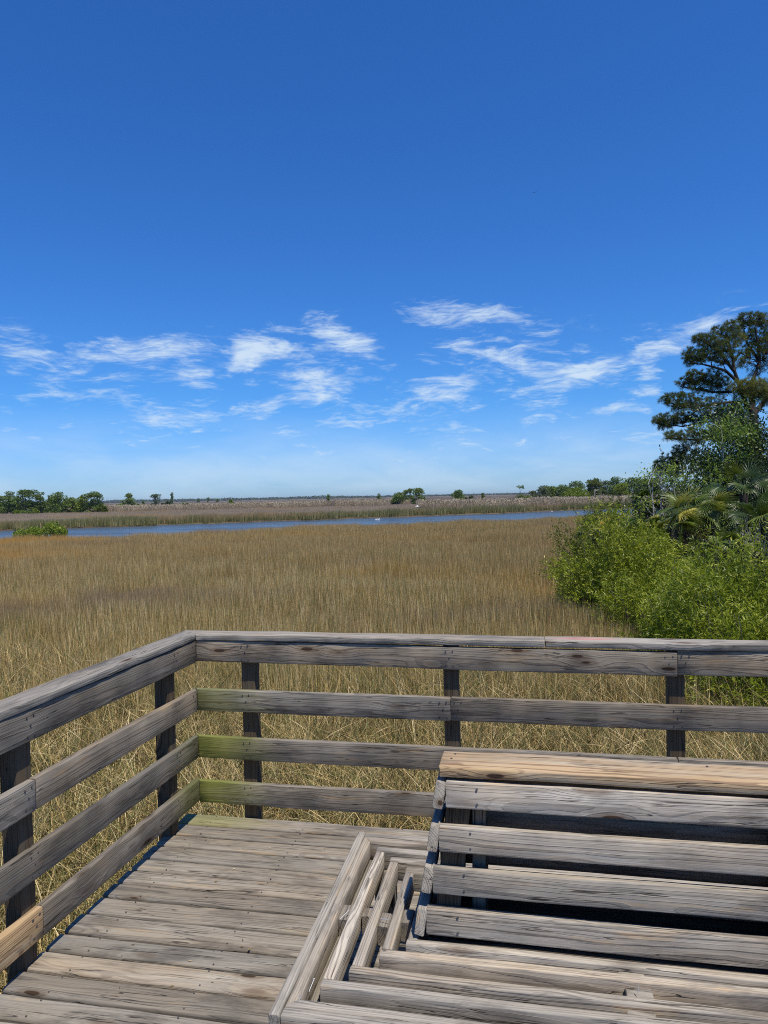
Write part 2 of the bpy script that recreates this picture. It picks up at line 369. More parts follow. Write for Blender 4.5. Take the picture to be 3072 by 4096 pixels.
# ------------------------------------------------------------------ railings
def nail_set(L, xs, w, side=1):
    out = []
    for xx in xs:
        for ddx, ddy in ((-.022, .3), (.02, .33), (-.02, -.3), (.024, -.33), (.0, .02)): out.append((xx-L/2+ddx, ddy*w, side))
    return out
fr = empty('wooden_railing', (2.6, .06, 0), 'weathered railing across the marsh side of the deck, green algae at its left end', 'railing', 'deck railings')
TOPS = (1.143, .828, .523, .232); RH = .14; TH = .038
FP = (.335, 1.64, 2.932, 4.24, 5.3)
def front_rail(x0, x1, zt, tone, algae=0, h=RH, zt1=None, mita=0, warm=0, label=None):
    x0 -= .019*mita; L = x1-x0; zc = zt-h/2; zc1 = (zt1 if zt1 is not None else zt)-h/2
    # local x = +X, y = up, z = X x Y = -Y ... face to the deck is +z (towards -y)
    return board('rail', (x0, TH/2+.001, zc), (x1-.003, TH/2+.001, zc1), h, TH, (0, 0, 1), fr, tone=tone, algae=algae, warm=warm,
                 mitz=(mita, 0), nails=nail_set(L, [p-x0 for p in FP if x0+.03 < p < x1-.03]+[.045]*(x0 > .1)+[L-.045], h, 1), label=label)
front_rail(0.002, 2.932, TOPS[0]+.002, .90, h=.136, zt1=TOPS[0]-.012, mita=1, warm=.26)
front_rail(2.932, 5.4, TOPS[0], .95, warm=.18)
front_rail(0.002, 1.642, TOPS[1], .92, algae=.55, mita=1, label='rail board with green algae at its left end')
front_rail(1.642, 4.24, TOPS[1]+.002, .74)
front_rail(0.002, 2.93, TOPS[2], .80, algae=.95, mita=1, label='rail board stained green at its left end')
front_rail(2.93, 5.4, TOPS[2], .86)
front_rail(0.002, 4.24, TOPS[3], .84, algae=.95, mita=1, label='lowest rail board stained green at its left end')
CT = 1.185
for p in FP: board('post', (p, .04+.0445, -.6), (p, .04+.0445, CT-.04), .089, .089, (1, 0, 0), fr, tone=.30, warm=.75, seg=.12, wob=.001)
board('cap_board', (-.07, .068, CT-.019), (2.2, .068, CT-.019), .142, .038, (0, 1, 0), fr, tone=1.12, mit=(-1, 0))
board('cap_board', (2.203, .068, CT-.019), (5.45, .068, CT-.019), .142, .038, (0, 1, 0), fr, tone=1.2, paint=.7)

ANG = .0356
LD = Vector((-math.sin(ANG), -math.cos(ANG), 0)); LO = Vector((-math.cos(ANG), math.sin(ANG), 0))   # along, outward
lr_ = empty('wooden_railing', (-.1, -1.9, 0), 'weathered railing along the left edge of the deck, with one fresh tan board', 'railing', 'deck railings')
LP = (.245, 1.495, 2.8, 4.1)
def left_rail(s0, s1, zt, tone, algae=0, warm=0, mita=0, label=None):
    s0 -= .021*mita; o = LO*(TH/2+.001); L = s1-s0
    # run from near end to the corner so local z = toward the deck
    A = LD*s1+o; B = LD*(s0+.002)+o
    return board('rail', (A.x, A.y, zt-RH/2), (B.x, B.y, zt-RH/2), RH, TH, (0, 0, 1), lr_, tone=tone, algae=algae, warm=warm, mitz=(0, -mita),
                 nails=nail_set(L, [s1-p for p in LP if s0+.03 < p < s1-.03]+[L-.045], RH, 1), label=label)
left_rail(0, 3.9, TOPS[0], .60, mita=1)
left_rail(0, 1.472, TOPS[1], .80, warm=.12, mita=1)
left_rail(1.475, 3.9, TOPS[1], .92)
left_rail(0, 3.9, TOPS[2], .54, algae=.35, mita=1)
left_rail(0, 1.45, TOPS[3]+.012, .62, algae=.6, mita=1)
left_rail(1.454, 3.9, TOPS[3]+.014, 1.0, warm=.95, label='fresh tan board with bold grain')
for p in LP:
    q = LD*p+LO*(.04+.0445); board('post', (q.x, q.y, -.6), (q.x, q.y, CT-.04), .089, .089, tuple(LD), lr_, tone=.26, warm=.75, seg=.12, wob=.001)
A = LD*3.9+LO*.068; B = LD*(-.07)+LO*.068
board('cap_board', (A.x, A.y, CT-.019), (B.x, B.y, CT-.019), .142, .038, tuple(-LO), lr_, tone=.95, mit=(0, -1))

# ------------------------------------------------------------------ island bench
BX, BY = 2.437, -1.543
bench = empty('slatted_bench', (BX, BY, 0), 'weathered slatted island bench round a sloped backrest with a newer tan top board', 'bench')
PX = [1.281, 1.320, 1.404, 1.482, 1.566, 1.650]
SN = [-2.155, -2.116, -2.003, -1.922, -1.814, -1.743]      # near edges of the near slats
SF = [-.930, -.969, -1.050, -1.134, -1.211, -1.300]        # far edges of the far slats
sz, sh_, st = .43, .089, .038
zc = sz-sh_/2
tn_near = [1.25, 1.28, 1.2, 1.25, 1.6, 1.45]; tn_left = [1.25, 1.3, 1.85, 1.35, 1.1, 1.0]
for i in range(6):
    x0 = PX[i]; x1 = 2*BX-PX[i]; zz = zc+random.uniform(-.003, .003)
    if i == 0:
        board('seat_slat', (x0+st+.002, SN[0]+st/2, zz), (x1-st-.002, SN[0]+st/2, zz), sh_, st, (0, 0, 1), bench, tone=tn_near[i])
        board('seat_slat', (x0+st+.002, SF[0]-st/2, zz), (x1-st-.002, SF[0]-st/2, zz), sh_, st, (0, 0, 1), bench, tone=1.15)
        board('seat_slat', (x0+st/2, SN[0], zz+.001), (x0+st/2, SF[0], zz+.001), sh_, st, (0, 0, 1), bench, tone=tn_left[i], wob=.002, rad=.008)
        board('seat_slat', (x1-st/2, SN[0], zz+.001), (x1-st/2, SF[0], zz+.001), sh_, st, (0, 0, 1), bench, tone=1.05)
    else:
        # local z for x-running boards is -y; mitre ring 1 at 45 degrees
        mt_ = 1 if i == 1 else 0
        board('seat_slat', (x0+(st/2 if mt_ else 0), SN[i]+st/2, zz), (x1-(st/2 if mt_ else 0), SN[i]+st/2, zz), sh_, st, (0, 0, 1), bench, tone=tn_near[i], mitz=(-mt_, mt_), rad=.007)
        board('seat_slat', (x0+(st/2 if mt_ else 0), SF[i]-st/2, zz), (x1-(st/2 if mt_ else 0), SF[i]-st/2, zz), sh_, st, (0, 0, 1), bench, tone=1.3 if i in (2, 3) else 1.1, mitz=(mt_, -mt_), rad=.007)
        o_ = 0 if mt_ else st+.003
        for xc, tn in ((x0+st/2, tn_left[i]), (x1-st/2, 1.0)):
            board('seat_slat', (xc, SN[i]+(st/2 if mt_ else o_), zz-.001), (xc, SF[i]-(st/2 if mt_ else o_), zz-.001), sh_, st, (0, 0, 1), bench, tone=tn, rad=.007,
                  wob=.0014, mitz=((1 if xc < BX else -1)*mt_, (-1 if xc < BX else 1)*mt_))
def block(x0, x1, y0, y1, tone=1.0, long_y=False, dz=0):
    if long_y: board('spacer_block', ((x0+x1)/2, y0, zc-.012+dz), ((x0+x1)/2, y1, zc-.012+dz), sh_-.01, x1-x0, (0, 0, 1), bench, tone=tone, seg=.03, rad=.004)
    else: board('spacer_block', (x0, (y0+y1)/2, zc-.012+dz), (x1, (y0+y1)/2, zc-.012+dz), sh_-.01, y1-y0, (0, 0, 1), bench, tone=tone, seg=.03, rad=.004)
for i in range(1, 5):
    off = [0, .02, -.012, .006, -.02][i]
    block(2.395+off*.5, 2.480+off*.5, SN[i]+st+.002, SN[i+1]-.002, 1.05)
    block(2.400+off, 2.485+off, SF[i+1]+.002, SF[i]-st-.002, 1.15)
    yb = [-1.60, -1.605, -1.568, -1.625, -1.59][i]
    block(PX[i]+st+.002, PX[i+1]-.002, yb, yb+[.1, .1, .058, .09, .09][i], .9, True)
    block(2*BX-PX[i+1]+.002, 2*BX-PX[i]-st-.002, -1.59, -1.5, .9, True)
# added dark boards blocking light inside the innermost slats, so the gap goes black
for yy_ in (SN[5]+st+.022, SF[5]-st-.022): board('light_block_board', (1.72, yy_, .25), (2*BX-1.72, yy_, .25), .34, .03, (0, 0, 1), bench, tone=.25, warm=.4, seg=.3)
for xx_ in (1.712, 2*BX-1.712): board('light_block_board', (xx_, SN[5]+st+.04, .25), (xx_, SF[5]-st-.04, .25), .34, .03, (0, 0, 1), bench, tone=.25, warm=.4, seg=.3)
# frame under the slats and legs
for x_ in (1.37, 1.98, 2.90, 3.50): board('seat_bearer', (x_, SN[0]+.05, sz-sh_-.046), (x_, SF[0]-.05, sz-sh_-.046), .088, st, (0, 0, 1), bench, tone=.75, seg=.3)
for x_ in (1.44, 2.437, 3.43):
    for y_ in (-2.03, -1.06): board('leg', (x_, y_, .002), (x_, y_, sz-sh_-.004), .089, .089, (1, 0, 0), bench, tone=.7, seg=.12)
# sloped back: rows (top z, bottom z) of the outer face; face plane y(z)
kk_ = (-1.626+1.702)/(.985-.442)
def fy(z): return -1.702+kk_*(z-.442)
def fx(z): return 1.673+(1.761-1.673)*(z-.447)/(.989-.447)
rows = [(.985, .887), (.827, .734), (.681, .589), (.535, .442)]
tnb = [1.6, 1.45, 1.18, 1.3]
for ri, (zt, zb) in enumerate(rows):
    zc_ = (zt+zb)/2; h = math.hypot(zt-zb, fy(zt)-fy(zb))
    upn = Vector((0, kk_, 1)).normalized(); nrm = Vector((0, -1, kk_)).normalized()     # outward normal of the near face
    c0 = Vector((0, fy(zc_), zc_))-nrm*(st/2)
    xl = fx(zc_)+.041; xr = 2*BX-xl
    nl = [(xx, yy, 1) for xx in (-.5*(xr-xl)+.115, .5*(xr-xl)-.115) for yy in (-.028, .026)]
    lab = 'topmost back board, pale with a red-brown knot' if ri == 0 else None
    board('back_board', (xl, c0.y, c0.z), (xr, c0.y, c0.z), h, st, tuple(upn), bench, tone=tnb[ri], nails=nl, rad=.006, label=lab)
    yf = 2*BY-c0.y
    board('back_board', (xl, yf, c0.z), (xr, yf, c0.z), h, st, (0, -kk_, 1), bench, tone=1.0)
    kx = (1.761-1.673)/(.989-.447); nx = Vector((-1, 0, kx)).normalized()
    for sgn in (1, -1):
        ce = Vector((fx(zc_), 0, zc_))-nx*(st/2); xe_ = ce.x if sgn > 0 else 2*BX-ce.x
        ya = fy(zc_)-.001; yb_ = 2*BY-ya
        # the near end is cut to the slope of the front boards
        board('end_board', (xe_, ya, ce.z), (xe_, yb_, ce.z), h, st, (kx*sgn, 0, 1), bench, tone=1.12 if sgn > 0 else 1.0, mit=(kk_, -kk_), rad=.006)
for sgx in (1, -1):
    for sgy in (1, -1):
        f = lambda x, y: (x if sgx > 0 else 2*BX-x, y if sgy > 0 else 2*BY-y)
        p0 = f(1.775, -1.622); p1 = f(1.85, -1.565)
        board('corner_post', (*p0, .345), (*p1, 1.0), .089, .075, (1, 0, 0), bench, tone=.25, warm=.6, seg=.1)
        p0 = f(1.905, -1.60); p1 = f(1.915, -1.575)
        board('upright', (*p0, .30), (*p1, .995), .05, .038, (1, 0, 0), bench, tone=.5, warm=.4, seg=.1)
board('cap_board', (1.768, -1.536, 1.0155), (2*BX-1.768, -1.536, 1.0155), .174, .040, (0, 1, 0), bench, tone=1.12, warm=.80, rad=.008, nails=[(-.62, .05, 1), (-.63, -.0, 1), (.3, .05, 1)],
      label='newer tan top board')

# loose bright nails sticking out of the seat
def nail(p, q, nm='nail'):
    p = Vector(p); q = Vector(q); X = (q-p).normalized(); Y = X.orthogonal().normalized(); Z = X.cross(Y); V = []; F = []
    rings = [(0, .0013), (.94, .0013), (.94, .0028), (1, .0028)]
    for s_, r_ in rings:
        for j in range(8):
            V.append(p.lerp(q, s_)+Y*(r_*math.cos(j*math.pi/4))+Z*(r_*math.sin(j*math.pi/4))-Vector(bench.location))
    for i in range(3):
        for j in range(8): F.append((i*8+j, i*8+(j+1) % 8, (i+1)*8+(j+1) % 8, (i+1)*8+j))
    me = bpy.data.meshes.new(nm); me.from_pydata([tuple(v) for v in V], [], F+[tuple(range(24, 32)), tuple(reversed(range(8)))]); me.materials.append(NAIL)
    return link(bpy.data.objects.new(nm, me), bench)
nail((1.375, -1.63, .425), (1.40, -1.585, .437)); nail((1.530, -1.605, .428), (1.562, -1.612, .431))
nail((1.372, -2.02, .415), (1.382, -1.99, .44)); nail((1.362, -2.10, .42), (1.363, -2.085, .448))
nail((2.432, -1.868, .425), (2.434, -1.860, .447))
# ==== PART2 ====
# ------------------------------------------------------------------ marsh layout (depth measured from the lookout, by photo column)
ZG, ZW = -1.60, -1.78
def interp(px, tab): return float(np.interp(px, [a for a, _ in tab], [b for _, b in tab]))
NEAR = [(-900, 50), (0, 57), (700, 60), (1200, 67), (1600, 72), (2000, 74), (2300, 80), (2700, 84), (4200, 90)]
FAR = [(-900, 96), (0, 103), (450, 110), (1000, 120), (1600, 130), (2000, 140), (2300, 154), (2600, 160), (4200, 175)]
TALL = [(-900, 262), (0, 262), (385, 262), (430, 218), (1200, 232), (1540, 228), (1560, 250), (1670, 250), (1690, 172), (1750, 152), (1850, 146), (2000, 146), (2300, 158), (2600, 164), (4200, 180)]
def near_d(px): return interp(px, NEAR)+1.3*math.sin(px*.011)+.8*math.sin(px*.037+1)
def far_d(px): return interp(px, FAR)+1.0*math.sin(px*.017+2)+.8*math.sin(px*.05)
def tall_d(px): return interp(px, TALL)

# ground: one sheet from behind the lookout to the horizon, dipping under the river
cols = list(range(-9000, -900, 450))+list(range(-900, 4000, 25))+list(range(4000, 12500, 450))
rowf = []
for px in cols:
    nd, fd = near_d(px), far_d(px)
    rowf.append([(2.0, ZG), (6, ZG), (12, ZG), (25, ZG), (40, ZG), (nd-1, ZG), (nd+1.2, ZW-.35), ((nd+fd)/2, ZW-1.0), (fd-1.0, ZW-.35), (fd+.3, ZG-.02),
                 (fd+30, ZG), (300, ZG), (430, ZG+.05), (455, ZW-.4), (560, ZW-.4), (590, ZG), (900, ZG), (1600, ZG), (2600, ZG), (6000, ZG), (15000, ZG)])
V = []; nr = len(rowf[0])
for px, rw in zip(cols, rowf):
    for j, (d, z) in enumerate(rw):
        if j in (13, 14) and not (1480 < px < 2500): z = ZG
        q = ground_at(px, d, z); V.append(q)
F = []
for i in range(len(cols)-1):
    for j in range(nr-1): F.append((i*nr+j, (i+1)*nr+j, (i+1)*nr+j+1, i*nr+j+1))
# the part behind the camera: close the sheet with a broad apron
mt, t, b = new_mat('marsh_soil')
g = t.new('ShaderNodeNewGeometry').outputs['Position']
gx, gy, gz = t.sep(g)
n1 = t.noise(t.vmath('MULTIPLY', g, (.004, .012, 0)), 1.0, 5, .6)
n2 = t.noise(t.vmath('MULTIPLY', g, (.03, .08, 0)), 1.0, 4, .6)
c = t.mix(t.mr(n1, .35, .62), (0.070, 0.050, 0.040), (0.115, 0.088, 0.060))
c = t.mix(t.mr(n2, .45, .7, 0, .6), c, (0.12, 0.105, 0.05))
dist = t.vmath('DISTANCE', g, (CX, CY, 0))
c = t.mix(t.math('MULTIPLY', t.mr(dist, 1500, 2100), t.mr(n1, .40, .5)), c, (0.17, 0.14, 0.10))
c = t.mix(t.mr(dist, 60, 20), c, (0.075, 0.06, 0.038))
t.l.new(c, b.inputs['Base Color']); b.inputs['Roughness'].default_value = .95; b.inputs['Specular IOR Level'].default_value = .1
SOIL = mt
q = len(V)
for X_, Y_ in ((-4000, -5000), (6000, -5000)): pass
gnd = mesh_np('ground', V, F, SOIL); tag(gnd, kind='structure')
AP = [(-400, -500, ZG-.004), (400, -500, ZG-.004), (400, 14, ZG-.004), (-400, 14, ZG-.004)]
apron = mesh_np('ground', AP, [(0, 1, 2, 3)], SOIL); tag(apron, kind='structure')

mt, t, b = new_mat('river_water')
g = t.new('ShaderNodeNewGeometry').outputs['Position']
w = t.noise(t.vmath('MULTIPLY', g, (1.0, 1.0, 1)), .55, 4, .6); w2 = t.noise(t.vmath('MULTIPLY', g, (.35, 1.6, 1)), 3.0, 3, .6)
bp = t.new('ShaderNodeBump'); bp.inputs['Strength'].default_value = 1.0; bp.inputs['Distance'].default_value = .22
w3 = t.noise(t.vmath('MULTIPLY', g, (.03, .16, 1)), 1.0, 4, .6); t.l.new(t.mr(w3, .35, .65, .10, .42), b.inputs['Roughness'])
t.l.new(t.math('ADD', w, t.math('MULTIPLY', w2, .25)), bp.inputs['Height']); t.l.new(bp.outputs[0], b.inputs['Normal'])
b.inputs['Base Color'].default_value = (0.06, 0.085, 0.105, 1); b.inputs['Roughness'].default_value = .22; b.inputs['IOR'].default_value = 1.33
WV = []
for px in cols:
    for d in (40, 100, 200, 700): WV.append(ground_at(px, d, ZW))
WF = [(i*4+j, (i+1)*4+j, (i+1)*4+j+1, i*4+j+1) for i in range(len(cols)-1) for j in range(3)]
water = mesh_np('river', WV, WF, mt); tag(water, kind='structure')

# ------------------------------------------------------------------ grass clumps
def ribbon(base, direc, L, w, seg, bend, bend_dir, face, V, F, T, H, tint, droop=0.0):
    """tapering curved blade"""
    p = np.array(base, float); d = np.array(direc, float); d /= np.linalg.norm(d); q0 = len(V)
    side = np.array([math.cos(face), math.sin(face), 0.0])
    for s_ in range(seg+1):
        f = s_/seg; ww = w*(1-f**1.6)*.5+w*.04
        V.append(p-side*ww); V.append(p+side*ww); T += [tint, tint]; H += [f, f]
        d = d+np.array([bend_dir[0], bend_dir[1], -droop])*bend/seg; d /= np.linalg.norm(d); p = p+d*L/seg
    for s_ in range(seg):
        a = q0+2*s_; F.append((a, a+1, a+3, a+2))
SRC = bpy.data.collections.new('clump_sources')
def clump(name, n, rad, h, w, seg, lean, bend, droop, mat, seed, fallen=0.0, plume=0.0, tintf=None):
    r = np.random.default_rng(seed); V, F, T, H = [], [], [], []
    for i in range(n):
        a = r.uniform(0, 2*math.pi); rr = rad*math.sqrt(r.uniform()); bx, by = rr*math.cos(a), rr*math.sin(a)
        L = h*r.uniform(.5, 1.14); la = r.uniform(0, 2*math.pi); ln = lean*abs(r.normal())
        if r.uniform() < fallen: ln = r.uniform(.6, 1.6); L *= .9; bz = h*r.uniform(.1, .75)
        else: bz = 0.0
        tint = r.uniform() if tintf is None else tintf(r)
        ribbon((bx, by, bz), (ln*math.cos(la), ln*math.sin(la), 1), L, w*r.uniform(.6, 1.3), seg, bend*r.uniform(.2, 1.3), (math.cos(la+r.normal()*.6), math.sin(la+r.normal()*.6)), r.uniform(0, math.pi), V, F, T, H, tint, droop*r.uniform(0, 1.4))
        if r.uniform() < plume:
            tip = V[-1]
            for _ in range(3):
                ribbon(tip-np.array([0, 0, .05]), (r.normal()*.35+.25, r.normal()*.35, 1), .30*r.uniform(.7, 1.2), w*2.6, 2, .5, (1, .2), r.uniform(0, math.pi), V, F, T, H, .75, .3)
    me = bpy.data.meshes.new(name); V = np.array(V, dtype=np.float32); F = np.array(F, dtype=np.int32)
    me.vertices.add(len(V)); me.vertices.foreach_set('co', V.ravel()); me.loops.add(F.size); me.loops.foreach_set('vertex_index', F.ravel())
    me.polygons.add(len(F)); me.polygons.foreach_set('loop_start', np.arange(0, F.size, 4, dtype=np.int32)); me.polygons.foreach_set('loop_total', np.full(len(F), 4, dtype=np.int32))
    for nm, a in (('tint', T), ('hgt', H)):
        at_ = me.attributes.new(nm, 'FLOAT', 'POINT'); at_.data.foreach_set('value', np.asarray(a, dtype=np.float32))
    me.update(); me.materials.append(mat)
    o = bpy.data.objects.new(name, me); SRC.objects.link(o); return o

def grass_material(name, kind):
    mt, t, b = new_mat(name)
    v = t.attr('tint'); hgt = t.attr('hgt')
    g = t.new('ShaderNodeNewGeometry').outputs['Position']
    if kind == 'marsh':
        p1 = t.noise(t.vmath('MULTIPLY', g, (.045, .085, 0)), 1.0, 4, .6); p2 = t.noise(t.vmath('ADD', t.vmath('MULTIPLY', g, (.07, .12, 0)), (31, 7, 0)), 1.0, 4, .6)
        p3 = t.noise(t.vmath('MULTIPLY', g, (.6, .6, 0)), 1.0, 3, .6)
        c = t.ramp(v, [(0, (.08, .12, .03)), (.26, (.19, .20, .055)), (.40, (.22, .16, .06)), (.50, (.54, .36, .13)), (.72, (.90, .68, .33)), (.88, (.98, .84, .55)), (.94, (.30, .21, .14)), (1, (.50, .22, .08))])
        gx, gy, gz = t.sep(g)
        gold = t.mr(p1, .50, .68)
        leftw = t.mr(gx, 6, -22)
        c = t.mix(t.math('MULTIPLY', gold, t.math('ADD', .25, t.math('MULTIPLY', leftw, .6))), c, (.72, .38, .06))
        c = t.mix(t.mr(p2, .55, .70, 0, .60), c, (.27, .19, .155))
        c = t.mix(t.mr(p3, .50, .72, 0, .35), c, (.24, .22, .06))
        dn = t.vmath('DISTANCE', g, (CX, CY, -1))
        c = t.mix(t.mr(dn, 16, 7, 0, .30), c, t.mix(v, (.09, .12, .04), (.46, .42, .22)))
        c = t.mix(t.mr(dn, 18, 45, 0, .30), c, (.42, .26, .12))
        c = t.mix(1.0, c, (1.01, .965, .84), 'MULTIPLY')
        c = t.mix(t.mr(hgt, .72, 0.12, 0, .93), c, (.055, .045, .018))  # blade feet darkened, painting in the shade of the gaps between blades
    elif kind == 'fringe':
        c = t.ramp(v, [(0, (.07, .10, .03)), (.45, (.17, .18, .06)), (.8, (.38, .31, .14)), (1, (.60, .48, .26))])
        p1 = t.noise(t.vmath('MULTIPLY', g, (.06, .06, 0)), 1.0, 3, .6)
        c = t.mix(t.math('MULTIPLY', t.mr(p1, .45, .6), t.mr(hgt, .3, 1.0)), c, (.44, .29, .15))
    elif kind == 'low':
        p1 = t.noise(t.vmath('MULTIPLY', g, (.012, .06, 0)), 1.0, 4, .6)
        c = t.ramp(v, [(0, (.26, .20, .10)), (.4, (.42, .31, .20)), (1, (.60, .47, .33))])
        c = t.mix(t.mr(p1, .45, .62, 0, .6), c, (.34, .25, .175))
        p2 = t.noise(t.vmath('ADD', t.vmath('MULTIPLY', g, (.02, .05, 0)), (9, 3, 0)), 1.0, 3, .6)
        c = t.mix(t.mr(p2, .56, .66, 0, .7), c, (.50, .31, .09))
    else:
        c = t.ramp(v, [(0, (.36, .27, .18)), (.5, (.50, .39, .27)), (1, (.60, .49, .35))])
        c = t.mix(t.mr(hgt, .55, .2), c, (.30, .27, .14))
    t.l.new(c, b.inputs['Base Color']); b.inputs['Roughness'].default_value = .65; b.inputs['Specular IOR Level'].default_value = .2
    tr = t.new('ShaderNodeBsdfTranslucent'); t.l.new(c, tr.inputs['Color'])
    mx = t.new('ShaderNodeMixShader'); mx.inputs[0].default_value = .14
    t.l.new(b.outputs[0], mx.inputs[1]); t.l.new(tr.outputs[0], mx.inputs[2]); t.l.new(mx.outputs[0], t.n['Material Output'].inputs['Surface'])
    return mt
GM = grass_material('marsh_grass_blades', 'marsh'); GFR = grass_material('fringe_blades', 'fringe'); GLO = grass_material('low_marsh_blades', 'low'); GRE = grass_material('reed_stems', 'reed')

def vnoise(x, y, s, seed=0):
    x = np.asarray(x)/s; y = np.asarray(y)/s; xi = np.floor(x).astype(int); yi = np.floor(y).astype(int); fx_ = x-xi; fy_ = y-yi
    fx_ = fx_*fx_*(3-2*fx_); fy_ = fy_*fy_*(3-2*fy_)
    def h(a, b): v = np.sin(a*127.1+b*311.7+seed*74.7)*43758.5453; return v-np.floor(v)
    return (h(xi, yi)*(1-fx_)+h(xi+1, yi)*fx_)*(1-fy_)+(h(xi, yi+1)*(1-fx_)+h(xi+1, yi+1)*fx_)*fy_

def scatter(name, P, scl, idx_names, lean=.08, seed=1, label=None):
    """points carrying rotation, scale and clump choice; geometry nodes put a clump on each"""
    P = np.asarray(P, dtype=np.float32); n = len(P); r = np.random.default_rng(seed)
    me = bpy.data.meshes.new(name); me.vertices.add(n); me.vertices.foreach_set('co', P.ravel())
    rot = np.stack([r.normal(0, lean, n), r.normal(0, lean, n), r.uniform(0, 6.283, n)], 1).astype(np.float32)
    a = me.attributes.new('rot', 'FLOAT_VECTOR', 'POINT'); a.data.foreach_set('vector', rot.ravel())
    a = me.attributes.new('scl', 'FLOAT_VECTOR', 'POINT'); a.data.foreach_set('vector', np.asarray(scl, dtype=np.float32).ravel())
    a = me.attributes.new('pick', 'INT', 'POINT'); a.data.foreach_set('value', r.integers(0, len(idx_names), n).astype(np.int32))
    o = bpy.data.objects.new(name, me); link(o); o['kind'] = 'stuff'
    if label: o['label'] = label
    sub = bpy.data.collections.new(name+'_sources')
    for s_ in idx_names: sub.objects.link(s_)
    ng = bpy.data.node_groups.new(name+'_nodes', 'GeometryNodeTree')
    ng.interface.new_socket('Geometry', in_out='INPUT', socket_type='NodeSocketGeometry'); ng.interface.new_socket('Geometry', in_out='OUTPUT', socket_type='NodeSocketGeometry')
    N = ng.nodes; gi = N.new('NodeGroupInput'); go = N.new('NodeGroupOutput')
    ci = N.new('GeometryNodeCollectionInfo'); ci.inputs[0].default_value = sub; ci.inputs['Separate Children'].default_value = True; ci.inputs['Reset Children'].default_value = True
    ip = N.new('GeometryNodeInstanceOnPoints'); ip.inputs['Pick Instance'].default_value = True
    def na(nm, ty):
        q_ = N.new('GeometryNodeInputNamedAttribute'); q_.data_type = ty; q_.inputs[0].default_value = nm; return [s_ for s_ in q_.outputs if s_.enabled][0]
    L = ng.links; L.new(gi.outputs[0], ip.inputs['Points']); L.new(ci.outputs[0], ip.inputs['Instance'])
    L.new(na('pick', 'INT'), ip.inputs['Instance Index']); L.new(na('rot', 'FLOAT_VECTOR'), ip.inputs['Rotation']); L.new(na('scl', 'FLOAT_VECTOR'), ip.inputs['Scale'])
    L.new(ip.outputs[0], go.inputs[0])
    md = o.modifiers.new('scatter', 'NODES'); md.node_group = ng
    return o

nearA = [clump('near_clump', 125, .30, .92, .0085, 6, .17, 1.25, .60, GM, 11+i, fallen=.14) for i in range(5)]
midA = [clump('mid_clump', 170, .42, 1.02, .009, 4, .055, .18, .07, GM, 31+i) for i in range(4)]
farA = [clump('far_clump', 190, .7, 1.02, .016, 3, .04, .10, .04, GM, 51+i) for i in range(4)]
frg = [clump('fringe_clump', 110, .8, 1.2, .034, 2, .05, .12, .02, GFR, 71+i) for i in range(3)]
low = [clump('low_clump', 110, 1.1, .9, .04, 2, .10, .2, .02, GLO, 81+i) for i in range(3)]
reed = [clump('reed_clump', 110, .9, 2.0, .036, 3, .04, .12, .04, GRE, 91+i, plume=.22) for i in range(3)]

def fan_points(d0, d1, dens, px0=-500, px1=3600, seed=0, dfun=None):
    """uniform ground points in the visible wedge between two depths"""
    r = np.random.default_rng(seed); w0 = (px1-px0)/FPX; area = w0*(d1*d1-d0*d0)/2; n = int(area*dens)
    d = np.sqrt(r.uniform(d0*d0, d1*d1, n)); px = r.uniform(px0, px1, n)
    fh = np.array([math.sin(YAW), math.cos(YAW)]); rh = np.array([math.cos(YAW), -math.sin(YAW)])
    xy = CP[:2]+d[:, None]*(fh+rh*((px-1536)/FPX)[:, None])
    return d, px, xy
def on_deck(xy, mg=0.0): return (xy[:, 0] > -.28-mg) & (xy[:, 0] < 6) & (xy[:, 1] < .26+mg)
# shrubs keep their own ground: (px, depth, radius) filled in below
SHRUB_KEEP = []
def build_field(name, d0, d1, dens, src, hs_, seed, label, px0=-500, px1=3700):
    d, px, xy = fan_points(d0, d1, dens, px0, px1, seed); jit = np.random.default_rng(seed+5).uniform(0, 1.5, len(d)); ok_ = d > d0+jit; d, px, xy = d[ok_], px[ok_], xy[ok_]
    nd = np.array([near_d(p) for p in px]); keep = (d < nd) & ~on_deck(xy)
    # right boundary: thicket ground carries little grass
    d, px, xy = d[keep], px[keep], xy[keep]
    n = len(xy); h = .74+.34*vnoise(xy[:, 0], xy[:, 1], 3.0, 1)+.22*vnoise(xy[:, 0], xy[:, 1], 9.0, 8)+.28*(vnoise(xy[:, 0], xy[:, 1], .9, 2)-.5)
    h *= hs_
    s = np.stack([np.ones(n), np.ones(n), h], 1); P = np.column_stack([xy, np.full(n, ZG)])
    return scatter(name, P, s, src, .03, seed, label)
# close ground round and below the lookout, left side included
r = np.random.default_rng(5)
xy = np.column_stack([r.uniform(-9, 9, 4300), r.uniform(-5.5, 7.5, 4300)])
keep = ~on_deck(xy); dd = (xy-CP[:2])@np.array([math.sin(YAW), math.cos(YAW)]); keep &= (dd > -.6)
xy = xy[keep]; n = len(xy); h = .95+.25*vnoise(xy[:, 0], xy[:, 1], 1.2, 3)
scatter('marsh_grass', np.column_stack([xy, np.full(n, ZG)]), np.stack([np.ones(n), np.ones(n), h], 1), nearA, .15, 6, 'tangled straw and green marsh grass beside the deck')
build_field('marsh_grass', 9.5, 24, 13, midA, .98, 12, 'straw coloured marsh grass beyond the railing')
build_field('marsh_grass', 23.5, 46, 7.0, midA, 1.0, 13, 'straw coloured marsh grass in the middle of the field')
build_field('marsh_grass', 45, 92, 3.6, farA, 1.0, 14, 'brown marsh grass up to the near river bank')
